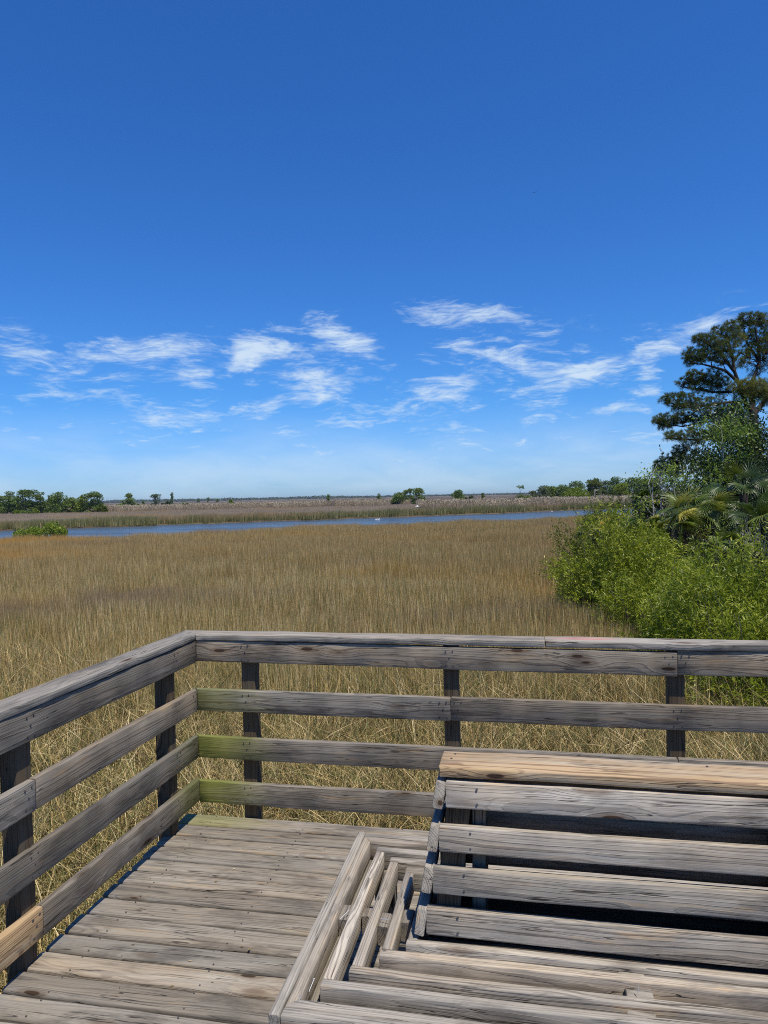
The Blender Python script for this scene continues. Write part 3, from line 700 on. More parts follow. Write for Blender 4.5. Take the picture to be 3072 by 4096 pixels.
# far bank
def band(name, fa, fb, dens, src, hsc, seed, label, px0=-500, px1=3200, zz=ZG):
    d, px, xy = fan_points(90, 300, dens, px0, px1, seed)
    a = np.array([fa(p) for p in px]); b2 = np.array([fb(p) for p in px]); keep = (d > a) & (d < b2)
    xy = xy[keep]; n = len(xy); h = hsc*(.8+.35*vnoise(xy[:, 0], xy[:, 1], 7, seed)+.2*vnoise(xy[:, 0], xy[:, 1], 2, seed+1))
    return scatter(name, np.column_stack([xy, np.full(n, zz)]), np.stack([np.ones(n), np.ones(n), h], 1), src, .05, seed, label)
band('bank_grass', lambda p: far_d(p)+.2, lambda p: far_d(p)+6, 1.6, frg, 1.0, 21, 'dark green grass along the far river bank')
band('low_marsh_grass', lambda p: far_d(p)+6, lambda p: tall_d(p)+2, .55, low, .95, 22, 'grey brown low marsh grass across the river')
band('reed_bed', lambda p: tall_d(p), lambda p: tall_d(p)+32, 1.05, reed, 1.0, 23, 'tall pale tan reeds across the river')

# ------------------------------------------------------------------ foliage tools
def leaf_arrays(C_, D_, L, Wd, r, up=None):
    """diamond leaves: centres C_, directions D_, lengths, widths -> V (4n), F (n)"""
    n = len(C_); D_ = D_/np.linalg.norm(D_, axis=1)[:, None]
    rnd = r.normal(size=(n, 3))*.62; rnd[:, 2] += .75; S = np.cross(D_, rnd); S /= np.linalg.norm(S, axis=1)[:, None]+1e-9
    L = np.asarray(L)[:, None]; Wd = np.asarray(Wd)[:, None]
    a = C_; b_ = C_+D_*L*.45+S*Wd*.5; c_ = C_+D_*L; d_ = C_+D_*L*.45-S*Wd*.5
    V = np.stack([a, b_, c_, d_], 1).reshape(-1, 3); F = np.arange(4*n).reshape(n, 4); return V, F
def rand_dirs(r, n, up=0.0):
    v = r.normal(size=(n, 3)); v[:, 2] += up; return v/np.linalg.norm(v, axis=1)[:, None]
def tube(paths, sides=6):
    """paths: list of (points (k,3), radii (k,)) -> V, F"""
    V, F = [], []
    for P, Rr in paths:
        P = np.asarray(P, float); k_ = len(P); q0 = len(V)
        for i in range(k_):
            t_ = P[min(i+1, k_-1)]-P[max(i-1, 0)]; t_ /= np.linalg.norm(t_)+1e-9
            a = np.cross(t_, [0.31, .17, .93]); a /= np.linalg.norm(a)+1e-9; b_ = np.cross(t_, a)
            for j in range(sides):
                an = 2*math.pi*j/sides; V.append(P[i]+Rr[i]*(a*math.cos(an)+b_*math.sin(an)))
        for i in range(k_-1):
            for j in range(sides): F.append((q0+i*sides+j, q0+i*sides+(j+1) % sides, q0+(i+1)*sides+(j+1) % sides, q0+(i+1)*sides+j))
    return np.array(V), np.array(F)
def wander(p, q, n, r, amp, sag=0.0):
    p = np.asarray(p, float); q = np.asarray(q, float); L = np.linalg.norm(q-p); T = np.linspace(0, 1, n)[:, None]
    off = np.cumsum(r.normal(size=(n, 3)), 0)*amp*L/n; off -= T*off[-1]; P = p+(q-p)*T+off
    P[:, 2] += sag*L*np.sin(T[:, 0]*math.pi); return P

CYP = leaf_material('cypress_leaf', [(0, (.055, .10, .022)), (.5, (.12, .19, .04)), (1, (.24, .32, .06))], .30, .7)
OLV = leaf_material('olive_leaf', [(0, (.05, .07, .012)), (.5, (.11, .145, .02)), (1, (.21, .25, .04))], .35, .6)
BARK = bark_material('grey_bark', (.10, .08, .065), (.22, .19, .16), 3.0)
PALE = bark_material('pale_bark', (.30, .27, .24), (.50, .46, .42), 20.0)
DKB = bark_material('dark_bark', (.02, .015, .012), (.055, .042, .033), 6.0)

def far_tree(px, ytop, ybase, wpx, d, mat=CYP, kind='round', seed=0, name='tree', label='', cat='tree', group=None, zb=ZG, trunk=True, lsz=.34, dens=1.0):
    r = np.random.default_rng(1000+seed)
    base = ground_at(px, d, zb); top = at(px, ytop, d); H = top[2]-zb; Wm = wpx/FPX*d
    root = empty(name, tuple(base), label, cat, group); B = base
    puffs = []
    if kind == 'round':
        for _ in range(int(30)):
            f = r.uniform(.06, .92); rad = Wm*.5*math.sqrt(max(.05, 1-((f-.45)/.62)**2))
            a = r.uniform(0, 6.28); rr = rad*r.uniform(.15, .8); s_ = Wm*r.uniform(.15, .26)
            puffs.append((rr*math.cos(a), rr*math.sin(a), H*f, s_, s_*.62))
        puffs.append((0, 0, H*.93, Wm*.17, Wm*.10))
    elif kind == 'flat':           # cypress with layered plates
        for _ in range(int(15)):
            f = r.uniform(.30, .97)**.8; a = r.uniform(0, 6.28); rr = Wm*.45*r.uniform(.1, 1)*(1.15-.45*f); s_ = Wm*r.uniform(.13, .24)
            puffs.append((rr*math.cos(a), rr*math.sin(a), H*f, s_, s_*.36))
        puffs.append((Wm*.05, 0, H*.96, Wm*.22, Wm*.07))
        for _ in range(14):
            a = r.uniform(0, 6.28); rr = Wm*.42*r.uniform(.1, 1); s_ = Wm*r.uniform(.14, .24); puffs.append((rr*math.cos(a), rr*math.sin(a), H*r.uniform(.05, .55), s_, s_*.5))
    elif kind == 'tuft':          # bare pole with a flat top and a low skirt
        puffs += [(0, 0, H*.97, Wm*.25, Wm*.05), (Wm*.1, 0, H*.90, Wm*.16, Wm*.05), (-Wm*.1, 0, H*.5, Wm*.22, Wm*.10), (Wm*.2, 0, H*.47, Wm*.26, Wm*.07), (0, 0, H*.32, Wm*.36, Wm*.2), (Wm*.3, .2, H*.2, Wm*.3, Wm*.2), (-Wm*.2, .2, H*.14, Wm*.3, Wm*.18)]
    elif kind == 'spire':
        for i in range(10):
            f = .15+.8*i/9; a = r.uniform(0, 6.28); rr = Wm*.34*(1-f*.8)*r.uniform(.2, 1); s_ = Wm*(.24-.14*f)
            puffs.append((rr*math.cos(a), rr*math.sin(a), H*f, s_, s_*.6))
    elif kind == 'bush':
        for _ in range(16):
            a = r.uniform(0, 6.28); rr = Wm*.40*math.sqrt(r.uniform()); hh = H*(1-(rr/(Wm*.5))**2*.75); f = r.uniform(.25, .85); s_ = Wm*r.uniform(.09, .15)
            puffs.append((rr*math.cos(a), rr*math.sin(a), hh*f, s_, min(s_*.9, H*.22)))
    Vs, Fs, Ts = [], [], []; q0 = 0
    for (x_, y_, z_, sx_, sz_) in puffs:
        n = int(dens*max(34, 150*(sx_*sx_)/(lsz*lsz*12))) if kind != 'bush' else int(dens*150)
        n = min(n, 420); u = rand_dirs(r, n)*(r.uniform(.45, 1.0, n)**.5)[:, None]
        C_ = np.array([x_, y_, z_])+u*np.array([sx_, sx_, sz_]); ls = lsz*r.uniform(.6, 1.4, n)
        v_, f_ = leaf_arrays(C_, rand_dirs(r, n)+u*.6, ls, ls*.62, r); Vs.append(v_); Fs.append(f_+q0); q0 += len(v_)
        tt = np.clip(r.normal(.45, .2, n)+.15*u[:, 2], 0, 1); Ts.append(np.repeat(tt, 4))
    mesh_np('foliage', np.concatenate(Vs), np.concatenate(Fs), mat, root, {'tint': np.concatenate(Ts)})
    if trunk:
        paths = []; nt = 1 if kind != 'bush' else 4; tr_ = max(.06, H*.022)
        for i in range(nt):
            e = np.array([r.normal()*Wm*.05, r.normal()*Wm*.05, H*.9]) if kind != 'bush' else np.array([r.normal()*Wm*.25, r.normal()*Wm*.2, H*.6])
            P = wander((r.normal()*.1*(nt > 1), 0, -.05), e, 7, r, .12); paths.append((P, np.linspace(tr_, tr_*.25, 7)))
        for (x_, y_, z_, sx_, sz_) in puffs[:12]:
            s0 = np.array([0, 0, z_*.72]); P = wander(s0, (x_, y_, z_), 4, r, .1); paths.append((P, np.linspace(tr_*.35, tr_*.1, 4)))
        v_, f_ = tube(paths, 5); mesh_np('trunk', v_, f_, BARK, root, smooth=True)
    return root
# ==== PART3 ====
# ------------------------------------------------------------------ trees across the marsh
BRI = leaf_material('bright_leaf', [(0, (.08, .13, .012)), (.5, (.16, .23, .02)), (1, (.28, .34, .04))], .35, .6)
GREYL = leaf_material('grey_green_leaf', [(0, (.055, .085, .04)), (.5, (.10, .14, .07)), (1, (.17, .21, .12))], .3, .7)
LG = 'trees in the clump at the far left'
FT = [  # px, ytop, width px, depth, kind, material, label, group
 (6, 1985, 60, 262, 'round', CYP, 'dark green tree at the very left edge, first of the far clump'),
 (37, 1968, 66, 258, 'flat', CYP, 'layered green tree, leftmost tall one of the far left clump'),
 (72, 1990, 50, 270, 'round', CYP, 'shorter round tree between the first two tall trees of the far left clump'),
 (102, 1964, 92, 256, 'flat', CYP, 'widest and tallest layered tree of the far left clump'),
 (162, 1971, 58, 258, 'flat', CYP, 'flat topped tree just right of the tallest one in the far left clump'),
 (200, 1981, 52, 266, 'round', CYP, 'round tree with a thin top in the middle of the far left clump'),
 (238, 1971, 74, 256, 'round', CYP, 'broad rounded tree right of the middle of the far left clump'),
 (286, 1992, 56, 262, 'round', CYP, 'low dark tree in the dip of the far left clump'),
 (326, 1988, 58, 254, 'round', BRI, 'lighter green round tree near the right end of the far left clump'),
 (373, 1970, 78, 252, 'flat', CYP, 'tall spreading tree that ends the far left clump on the right'),
 (404, 2014, 40, 248, 'bush', OLV, 'olive bush at the right foot of the far left clump'),
 (62, 2030, 30, 250, 'bush', BRI, 'small bright bush at the foot of the tallest tree on the far left'),
 (140, 2030, 30, 250, 'bush', BRI, 'bright low bush under the flat topped tree on the far left'),
 (484, 2010, 40, 240, 'bush', BRI, 'green bush leaning on the left of the lone round tree'),
 (516, 1974, 44, 242, 'round', CYP, 'lone round dark tree right of the far left clump'),
 (556, 2012, 24, 243, 'bush', CYP, 'small dark bush right of the lone round tree'),
 (573, 2003, 15, 260, 'spire', CYP, 'tiny dark tree between the lone round tree and the pale one'),
 (621, 1979, 38, 243, 'flat', GREYL, 'pale green thin leaved tree left of the spiky dark tree'),
 (665, 1998, 38, 243, 'bush', GREYL, 'low grey green shrub at the left foot of the spiky dark tree'),
 (688, 1970, 26, 242, 'spire', CYP, 'spiky dark tree with a pointed tip on the left half'),
 (740, 2002, 30, 242, 'bush', CYP, 'small dark cone shaped bush right of the spiky tree'),
 (926, 1996, 38, 245, 'bush', BRI, 'bright round bush alone in the reeds left of centre'),
 (957, 2010, 16, 246, 'bush', CYP, 'very small dark bush right of the bright round one'),
 (1314, 1979, 25, 243, 'spire', CYP, 'compact upright dark tree alone at the centre of the horizon'),
 (1517, 1976, 34, 250, 'spire', CYP, 'small pointed tree left of the middle clump'),
 (1503, 1992, 20, 249, 'bush', CYP, 'dark bush against the left side of the small pointed tree'),
 (1596, 1974, 52, 252, 'round', CYP, 'low rounded tree, left end of the middle clump'),
 (1622, 1961, 30, 255, 'flat', CYP, 'second tree of the middle clump, with a ragged top'),
 (1641, 1955, 28, 258, 'flat', CYP, 'slender tree with see through crown in the middle clump'),
 (1673, 1953, 44, 252, 'round', CYP, 'tallest rounded tree, right end of the middle clump'),
 (1694, 1986, 36, 250, 'bush', CYP, 'bush at the right foot of the tallest tree in the middle clump'),
 (1744, 1999, 34, 250, 'bush', OLV, 'low olive shrub between the middle clump and the dark round tree'),
 (1828, 1961, 42, 240, 'round', CYP, 'dark round tree with a yellow green bush at its foot'),
 (1838, 1990, 48, 232, 'bush', BRI, 'yellow green bush under the dark round tree right of centre'),
 (1878, 1975, 34, 240, 'bush', GREYL, 'feathery grey green tree right of the yellow green bush'),
 (1931, 1974, 26, 240, 'spire', OLV, 'half bare twisted tree left of the dead poles'),
 (1955, 1990, 44, 230, 'bush', BRI, 'bright green bush at the foot of the half bare tree'),
 (2082, 1944, 44, 225, 'tuft', CYP, 'tree with a flat tuft on a bare pole, right of the dead poles'),
 (2108, 1980, 60, 222, 'bush', BRI, 'wide bright bush beneath the tree with the flat tuft'),
 (2133, 1965, 34, 224, 'flat', GREYL, 'pale thin tree right of the flat tufted one'),
 (2168, 1946, 54, 222, 'flat', GREYL, 'pale layered tree with a pointed top at the left of the right wood'),
 (2212, 1948, 60, 224, 'round', CYP, 'broad dark tree right of the pale layered one'),
 (2251, 1941, 52, 222, 'round', CYP, 'round topped dark tree in the left part of the right wood'),
 (2284, 1934, 30, 226, 'spire', CYP, 'narrow tree rising behind the bright broad tree'),
 (2309, 1925, 48, 226, 'round', CYP, 'dark tree behind the bright broad tree of the right wood'),
 (2303, 1956, 84, 214, 'round', BRI, 'bright broad low tree in the middle of the right wood'),
 (2357, 1918, 26, 228, 'flat', GREYL, 'thin pale treetop left of the tall round tree'),
 (2381, 1914, 62, 224, 'round', OLV, 'tall round olive green tree above the dead tree'),
 (2420, 1922, 36, 226, 'flat', GREYL, 'airy pale tree between two tall trees of the right wood'),
 (2459, 1909, 64, 224, 'round', CYP, 'tallest dark tree of the right wood'),
 (2490, 1936, 60, 212, 'flat', BRI, 'bright layered tree in front of the tallest tree of the right wood'),
 (2497, 1914, 54, 228, 'round', CYP, 'dark tree directly right of the tallest one in the right wood'),
 (2538, 1910, 60, 222, 'round', CYP, 'dense dark tree near the right end of the far wood'),
 (2580, 1916, 60, 224, 'round', CYP, 'dark tree partly behind the wispy sapling'),
 (2625, 1918, 60, 226, 'round', CYP, 'last dark tree of the far wood behind the sapling stems'),
]
for i, (px, yt, wp, d, kd, mt_, lab) in enumerate(FT):
    nm = 'shrub' if kd == 'bush' else 'tree'
    if px < 420: d *= .87
    far_tree(px, yt, 0, wp*(1.16 if px < 440 else 1.32), d, mt_, kd, i, nm, lab, nm, 'trees and bushes across the marsh', lsz=.42 if kd != 'flat' else .36, dens=1.1)
# dead poles and a dead tree
def dead_tree(px, ytop, d, label, seed, branches=5):
    r = np.random.default_rng(seed); base = ground_at(px, d, ZG); top = at(px, ytop, d); H = top[2]-ZG
    root = empty('dead_tree', tuple(base), label, 'dead tree', 'bare dead trees across the marsh')
    paths = [(wander((0, 0, -.05), (r.normal()*.2, 0, H), 6, r, .05), np.linspace(.13, .05, 6))]
    for _ in range(branches):
        z_ = H*r.uniform(.5, .95); a = r.uniform(0, 6.28); L = r.uniform(.5, 1.3)
        paths.append((wander((0, 0, z_), (L*math.cos(a), L*math.sin(a), z_+r.uniform(.1, .7)), 4, r, .2), np.linspace(.05, .02, 4)))
    v_, f_ = tube(paths, 5); mesh_np('trunk', v_, f_, PALE, root, smooth=True)
for i, (px, yt, d, lab, nb) in enumerate([(1969, 1975, 228, 'leftmost bare dead pole in front of the distant water', 6), (1981, 1972, 228, 'tallest bare dead pole in front of the distant water', 5),
        (1993, 1985, 228, 'short bare pole just right of the tallest one', 2), (2057, 1980, 226, 'lone bare pole left of the tree with the flat tuft', 2), (2381, 1956, 208, 'pale dead tree with forked limbs before the right wood', 9)]):
    dead_tree(px, yt, d, lab, 300+i, nb)
for i, (px, yt, d, lab) in enumerate([(793, 1994, 1300, 'tiny dark tree far off on the flats, left of three'), (833, 1990, 1300, 'tiny dark tree far off on the flats, tallest of three'), (869, 1996, 1300, 'tiny dark tree far off on the flats, right of three')]):
    far_tree(px, yt, 0, 13, d, CYP, 'round', 400+i, 'tree', lab, 'tree', 'tiny trees on the far flats', lsz=1.4, dens=.5)
far_tree(162, 2072, 0, 236, 72, BRI, 'bush', 500, 'shrub', 'wide low bright green shrub standing at the near river bank on the left', 'shrub', lsz=.17, zb=ZW, dens=5.0)

# distant forest line
FOR = leaf_material('forest_leaf', [(0, (.028, .055, .03)), (1, (.06, .095, .045))], .1, .9)
r = np.random.default_rng(99); Cs = []; Ls = []
for px in np.arange(-700, 2900, 2.2):
    hp = np.interp(px, [-700, 0, 430, 1000, 1180, 1280, 1380, 1500, 1800, 2100, 2900], [10, 9, 8, 5.5, 5.5, 8, 5, 3, 2, 2, 2])*(1+.14*math.sin(px*.07)+.1*math.sin(px*.19+1))
    dd_ = 2700+60*math.sin(px*.013)
    for _ in range(7):
        d = dd_+r.uniform(-40, 60); top = CZ+hp/FPX*d; q = ground_at(px+r.uniform(-1.5, 1.5), d, ZG)
        Cs.append((q[0], q[1], r.uniform(ZG+1, top)*1.0)); Ls.append(r.uniform(5, 9))
Cs = np.array(Cs); Ls = np.array(Ls); D_ = rand_dirs(r, len(Cs)); v_, f_ = leaf_arrays(Cs-D_*Ls[:, None]*.5, D_, Ls, Ls*.8, r)
o = mesh_np('distant_forest', v_, f_, FOR, None, {'tint': np.repeat(np.clip(r.normal(.5, .25, len(Cs)), 0, 1), 4)}); tag(o, 'low dark line of woods on the horizon', kind='stuff')

# ------------------------------------------------------------------ the thicket on the right
WIL = leaf_material('willow_leaf', [(0, (.05, .085, .008)), (.45, (.19, .255, .016)), (.8, (.36, .42, .035)), (1, (.60, .62, .14))], .42, .45, .4)
DRK = leaf_material('dark_glossy_leaf', [(0, (.012, .026, .007)), (.6, (.030, .056, .013)), (1, (.075, .11, .025))], .22, .4, .45)
SAP = leaf_material('sapling_leaf', [(0, (.08, .14, .02)), (.5, (.16, .25, .04)), (1, (.32, .42, .09))], .45, .45, .4)
YEL = leaf_material('yellow_green_leaf', [(0, (.14, .21, .02)), (1, (.34, .43, .06))], .45, .5)
BRN = leaf_material('brown_olive_leaf', [(0, (.09, .08, .025)), (.5, (.16, .14, .04)), (1, (.27, .20, .07))], .3, .6)
STEM = bark_material('stem_bark', (.13, .11, .08), (.26, .23, .19), 25.0)

def shrub(px, d, rx, ztop, mat, label, name='shrub', n=420, llen=.075, lw=.014, per=16, seed=0, shoot=.42, ry=None, stem=STEM, low=.0, group=None, zb=ZG, lump=.36, upb=.45, inner=.22, sk=.12):
    r = np.random.default_rng(2000+seed); base = ground_at(px, d, zb); H = ztop-zb; ry = ry or rx
    root = empty(name, tuple(base), label, 'shrub', group)
    ph = r.uniform(0, 6.28, 12)
    def bump(u): return 1+lump*(np.sin(u[:, 0]*3.1+ph[0])*np.sin(u[:, 1]*3.7+ph[1])+.6*np.sin(u[:, 2]*6.1+ph[2]+u[:, 0]*4)+.5*np.sin(u[:, 0]*7.7+ph[3])*np.sin(u[:, 2]*5+ph[4]))
    u = rand_dirs(r, n, .35); u[:, 2] = np.abs(u[:, 2])*1.0-low; rad = np.where(r.uniform(size=n) < inner, r.uniform(.35, .8, n), r.uniform(.82, 1.0, n))
    hz = H*.42
    P = np.stack([u[:, 0]*rx, u[:, 1]*ry, u[:, 2]*(H-hz)], 1)*(rad*bump(u))[:, None]; P[:, 2] += hz
    # skirt
    ns = int(n*.38); a = r.uniform(0, 6.28, ns); rr = r.uniform(.75, 1.02, ns)*(1+lump*.6*np.sin(a*3+ph[5]))
    S_ = np.stack([np.cos(a)*rx*rr, np.sin(a)*ry*rr, r.uniform(sk, 1.0, ns)*hz*1.1], 1)
    P = np.concatenate([P, S_]); U = np.concatenate([u, np.stack([np.cos(a), np.sin(a), .3*np.ones(ns)], 1)])
    D_ = U*.8+r.normal(size=P.shape)*.55; D_[:, 2] += upb; D_ /= np.linalg.norm(D_, axis=1)[:, None]
    m_ = len(P); tt = r.uniform(0, 1, (m_, per)); sl = shoot*r.uniform(.6, 1.3, m_)
    C_ = (P[:, None, :]+D_[:, None, :]*(tt*sl[:, None])[:, :, None]).reshape(-1, 3)
    LD_ = (D_[:, None, :]*.55+r.normal(size=(m_, per, 3))*.62).reshape(-1, 3); LD_[:, 2] -= .12
    ll = llen*r.uniform(.6, 1.35, len(C_)); v_, f_ = leaf_arrays(C_, LD_, ll, ll*(lw/llen), r)
    tint = np.clip((r.normal(.42, .14, m_)[:, None]+r.normal(0, .17, (m_, per))+.12*tt), 0, 1).reshape(-1)
    mesh_np('foliage', v_, f_, mat, root, {'tint': np.repeat(tint, 4)})
    paths = []
    for i in r.choice(m_, min(m_, 46), replace=False):
        s0 = np.array([P[i, 0]*.22+r.normal()*.05, P[i, 1]*.22+r.normal()*.05, -.03]); paths.append((wander(s0, P[i]+D_[i]*sl[i]*.7, 6, r, .10), np.linspace(.016, .004, 6)))
    v_, f_ = tube(paths, 4); mesh_np('stems', v_, f_, stem, root, smooth=True)
    return root
TG = 'shrubs of the thicket on the right'
SH = [ # px, d, rx, ztop, mat, n, leaf len, width, per, label
 (2370, 17.4, .85, .50, WIL, 520, .085, .018, 18, 'light green narrow leaved shrub at the left tip of the thicket'),
 (2450, 16.6, 1.15, .98, WIL, 900, .085, .018, 18, 'light green shrub behind the left tip, beside the marsh grass'),
 (2570, 16.0, 1.25, 1.12, WIL, 950, .085, .018, 18, 'tallest light green narrow leaved shrub in front of the palmettos'),
 (2690, 14.6, .95, .62, WIL, 850, .080, .017, 18, 'light green shrub left of the brown tinged shrub'),
 (2590, 14.3, .80, .05, WIL, 700, .080, .016, 18, 'low light green shrub whose foot meets the grass above the railing'),
 (2760, 12.3, .95, .05, WIL, 900, .080, .016, 18, 'low light green shrub in the middle, just above the top rail'),
 (2900, 11.6, 1.10, .55, WIL, 1000, .085, .016, 18, 'light green shrub rising below the dark hollow'),
 (3075, 11.0, 1.20, .92, WIL, 1100, .085, .016, 18, 'light green shrub at the right edge above the rail'),
 (3010, 9.9, .75, .12, WIL, 700, .085, .015, 18, 'nearest light green shrub right behind the top rail'),
 (2325, 22.0, .75, .66, OLV, 360, .07, .030, 16, 'darker rounded shrub where the thicket meets the brown grass'),
 (2385, 23.0, .95, 1.22, OLV, 480, .07, .030, 16, 'olive shrub in front of the river at the left of the thicket'),
 (2470, 24.0, 1.0, 1.50, OLV, 520, .07, .030, 16, 'olive shrub with the reeds right behind its top'),
 (2560, 21.5, 1.0, 1.15, DRK, 520, .07, .030, 16, 'dark shrub below the gap with blue water'),
 (2655, 22.5, 1.1, 2.05, DRK, 700, .07, .030, 16, 'dark shrub under the wispy sapling'),
 (2800, 16.8, .66, .62, BRN, 700, .045, .014, 18, 'brown tinged shrub under the palmetto fronds'),
 (2905, 15.4, .55, .40, DRK, 420, .06, .026, 16, 'small dark shrub right of the brown tinged one'),
 (2850, 21.0, .55, 2.25, YEL, 260, .07, .034, 16, 'bright yellow green shrub above the palmettos'),
 (2760, 21.5, 1.2, 1.75, DRK, 800, .07, .030, 16, 'dark leafy shrub behind the palmettos, left one'),
 (2900, 22.5, 1.4, 2.2, DRK, 900, .07, .030, 16, 'dark leafy shrub behind the palmettos, middle one'),
 (3060, 20.5, 1.5, 2.2, DRK, 1000, .07, .030, 16, 'dark leafy shrub behind the palmettos at the right edge'),
 (3050, 15.5, .8, .75, DRK, 600, .07, .030, 16, 'dark shrub beneath the palmetto at the right edge'),
 (2740, 27.0, 1.3, 2.3, OLV, 600, .08, .034, 14, 'leafy shrub filling the background left of the sapling trunks'),
]
for i, (px, d, rx, zt, mt_, n, ll, lw, per, lab) in enumerate(SH):
    shrub(px, d, rx, zt, mt_, lab, n=n, llen=ll, lw=lw, per=per, seed=i, group=TG, sk=.55 if d < 12.2 else .12)

# bare dead twigs
DTW = bark_material('dead_twig_bark', (.26, .23, .20), (.46, .42, .38), 30.0)
def dead_bush(px, y, d, rad, label, seed, n=46):
    r = np.random.default_rng(7000+seed); c = at(px, y, d); b0 = np.array([c[0], c[1], ZG]); root = empty('dead_shrub', tuple(b0), label, 'dead shrub', 'bare twiggy shrubs of the thicket'); paths = []
    z0 = c[2]-ZG-rad
    for i in range(n):
        u = rand_dirs(r, 1, .3)[0]; st_ = np.array([r.normal()*.06, r.normal()*.06, max(0, z0*r.uniform(.2, 1.0))]); e = np.array([0, 0, c[2]-ZG])+u*rad*r.uniform(.5, 1.1); P = wander(st_, e, 7, r, .16); paths.append((P, np.linspace(.011, .003, 7)))
        for _ in range(2): k_ = r.integers(3, 7); paths.append((wander(P[k_-1], P[k_-1]+rand_dirs(r, 1)[0]*rad*.35, 4, r, .2), np.linspace(.005, .002, 4)))
    v_, f_ = tube(paths, 4); mesh_np('twigs', v_, f_, DTW, root, smooth=True)
dead_bush(2800, 2290, 15.6, .42, 'tangle of bare grey twigs below the brown tinged shrub', 1)
dead_bush(2985, 2150, 15.6, .50, 'tangle of bare grey twigs among the palmettos at the right', 2)

# palmettos
PAL = leaf_material('palmetto_leaf', [(0, (.016, .036, .008)), (.5, (.065, .11, .014)), (.8, (.20, .24, .03)), (1, (.44, .42, .09))], .25, .35, .55)
PDY = leaf_material('dry_palmetto_leaf', [(0, (.40, .20, .03)), (1, (.62, .34, .05))], .25, .5, .4)
PET = bark_material('petiole', (.12, .16, .05), (.25, .28, .10), 20.0)
def frond(root, c, dirv, pet, bl, r, mat=PAL, tint=.5, nseg=25, name='frond'):
    """c crown centre, dirv outward direction; fan leaf at the end of an arching stalk"""
    d = np.array(dirv, float); d /= np.linalg.norm(d); e = c+d*pet; e[2] -= pet*.12
    ax = d.copy(); ax[2] -= .35+r.uniform(0, .5); ax /= np.linalg.norm(ax)
    s = np.cross(ax, np.array([r.normal()*.8, r.normal()*.8, 1])); s /= np.linalg.norm(s)+1e-9; nrm = np.cross(s, ax)
    V, F, T = [], [], []
    for i in range(nseg):
        th = R_(-118+236*(i+.5)/nseg); dr = ax*math.cos(th)+s*math.sin(th); L = bl*(1-.28*abs(th)/2.06)*r.uniform(.92, 1.06)
        sd = np.cross(dr, nrm); sd /= np.linalg.norm(sd); p = e.copy(); q0 = len(V); wv = [.004, .026, .026, .014, .003]
        v_ = dr+nrm*.12*math.cos(th)
        for k_ in range(5):
            V.append(p-sd*wv[k_]*.5); V.append(p+nrm*.010*(1 if 0 < k_ < 4 else 0)); V.append(p+sd*wv[k_]*.5)
            T += [tint+r.normal()*.03]*3
            v_ = v_+np.array([0, 0, -.04-.26*(k_ > 1)*r.uniform(.3, 1.5)]); v_ /= np.linalg.norm(v_); p = p+v_*L/4
        for k_ in range(4):
            a = q0+3*k_; F.append((a, a+1, a+4, a+3)); F.append((a+1, a+2, a+5, a+4))
    o = mesh_np(name, V, F, mat, root, {'tint': np.clip(T, 0, 1)})
    return (np.array([c, c+d*pet*.5+np.array([0, 0, .04]), e]), np.array([.012, .010, .007]))
def palmetto(px, y, d, label, seed, nf=14, bl=.62, pet=.6, dry=0, base=ZG, tm=.60):
    r = np.random.default_rng(3000+seed); c = at(px, y, d); b0 = np.array([c[0], c[1], base])
    root = empty('palmetto', tuple(b0), label, 'palm', 'palmettos of the thicket'); cc = c-b0; paths = []
    for i in range(nf):
        a = 2*math.pi*i/nf*1.618*2+r.uniform(-.3, .3); el_ = r.uniform(-.25, 1.25)
        dv = (math.cos(a)*math.cos(el_), math.sin(a)*math.cos(el_), math.sin(el_)+.1)
        paths.append(frond(root, cc.copy(), dv, pet*r.uniform(.7, 1.2), bl*.86*r.uniform(.8, 1.12), r, PDY if i < dry else PAL, float(np.clip(r.normal(tm, .22), 0, 1)), name='dry_frond' if i < dry else 'frond'))
    v_, f_ = tube(paths, 5); mesh_np('stalks', v_, f_, PET, root, smooth=True)
    v_, f_ = tube([(np.array([(0, 0, -.05), (.03, 0, cc[2]*.5), (cc[0], cc[1], cc[2])]), np.array([.13, .12, .10]))], 9); mesh_np('trunk', v_, f_, DKB, root, smooth=True)
palmetto(2735, 2062, 17.6, 'large sunlit palmetto in the middle of the thicket', 1, 17, .62, .5, tm=.72)
palmetto(2690, 2120, 16.9, 'palmetto with yellow tipped fronds left of the brown tinged shrub', 2, 11, .54, .42, tm=.74)
palmetto(2840, 2085, 17.4, 'palmetto right of the large sunlit one', 3, 13, .60, .5)
palmetto(2975, 1975, 18.6, 'tall dark palmetto high at the right edge', 4, 18, .68, .55, tm=.22)
palmetto(3060, 2105, 16.6, 'palmetto with hanging fronds at the right edge', 5, 14, .62, .5, tm=.35)
palmetto(2905, 2205, 15.6, 'small palmetto above the dark hollow', 6, 8, .50, .4)
palmetto(2585, 2012, 22.5, 'small palmetto under the wispy sapling', 7, 9, .50, .4)
palmetto(2385, 2128, 18.0, 'little palmetto with an orange dried frond among the light shrubs', 8, 8, .38, .3, dry=1)
palmetto(2500, 2125, 17.5, 'little green palmetto peeping over the light shrubs', 9, 6, .46, .35)

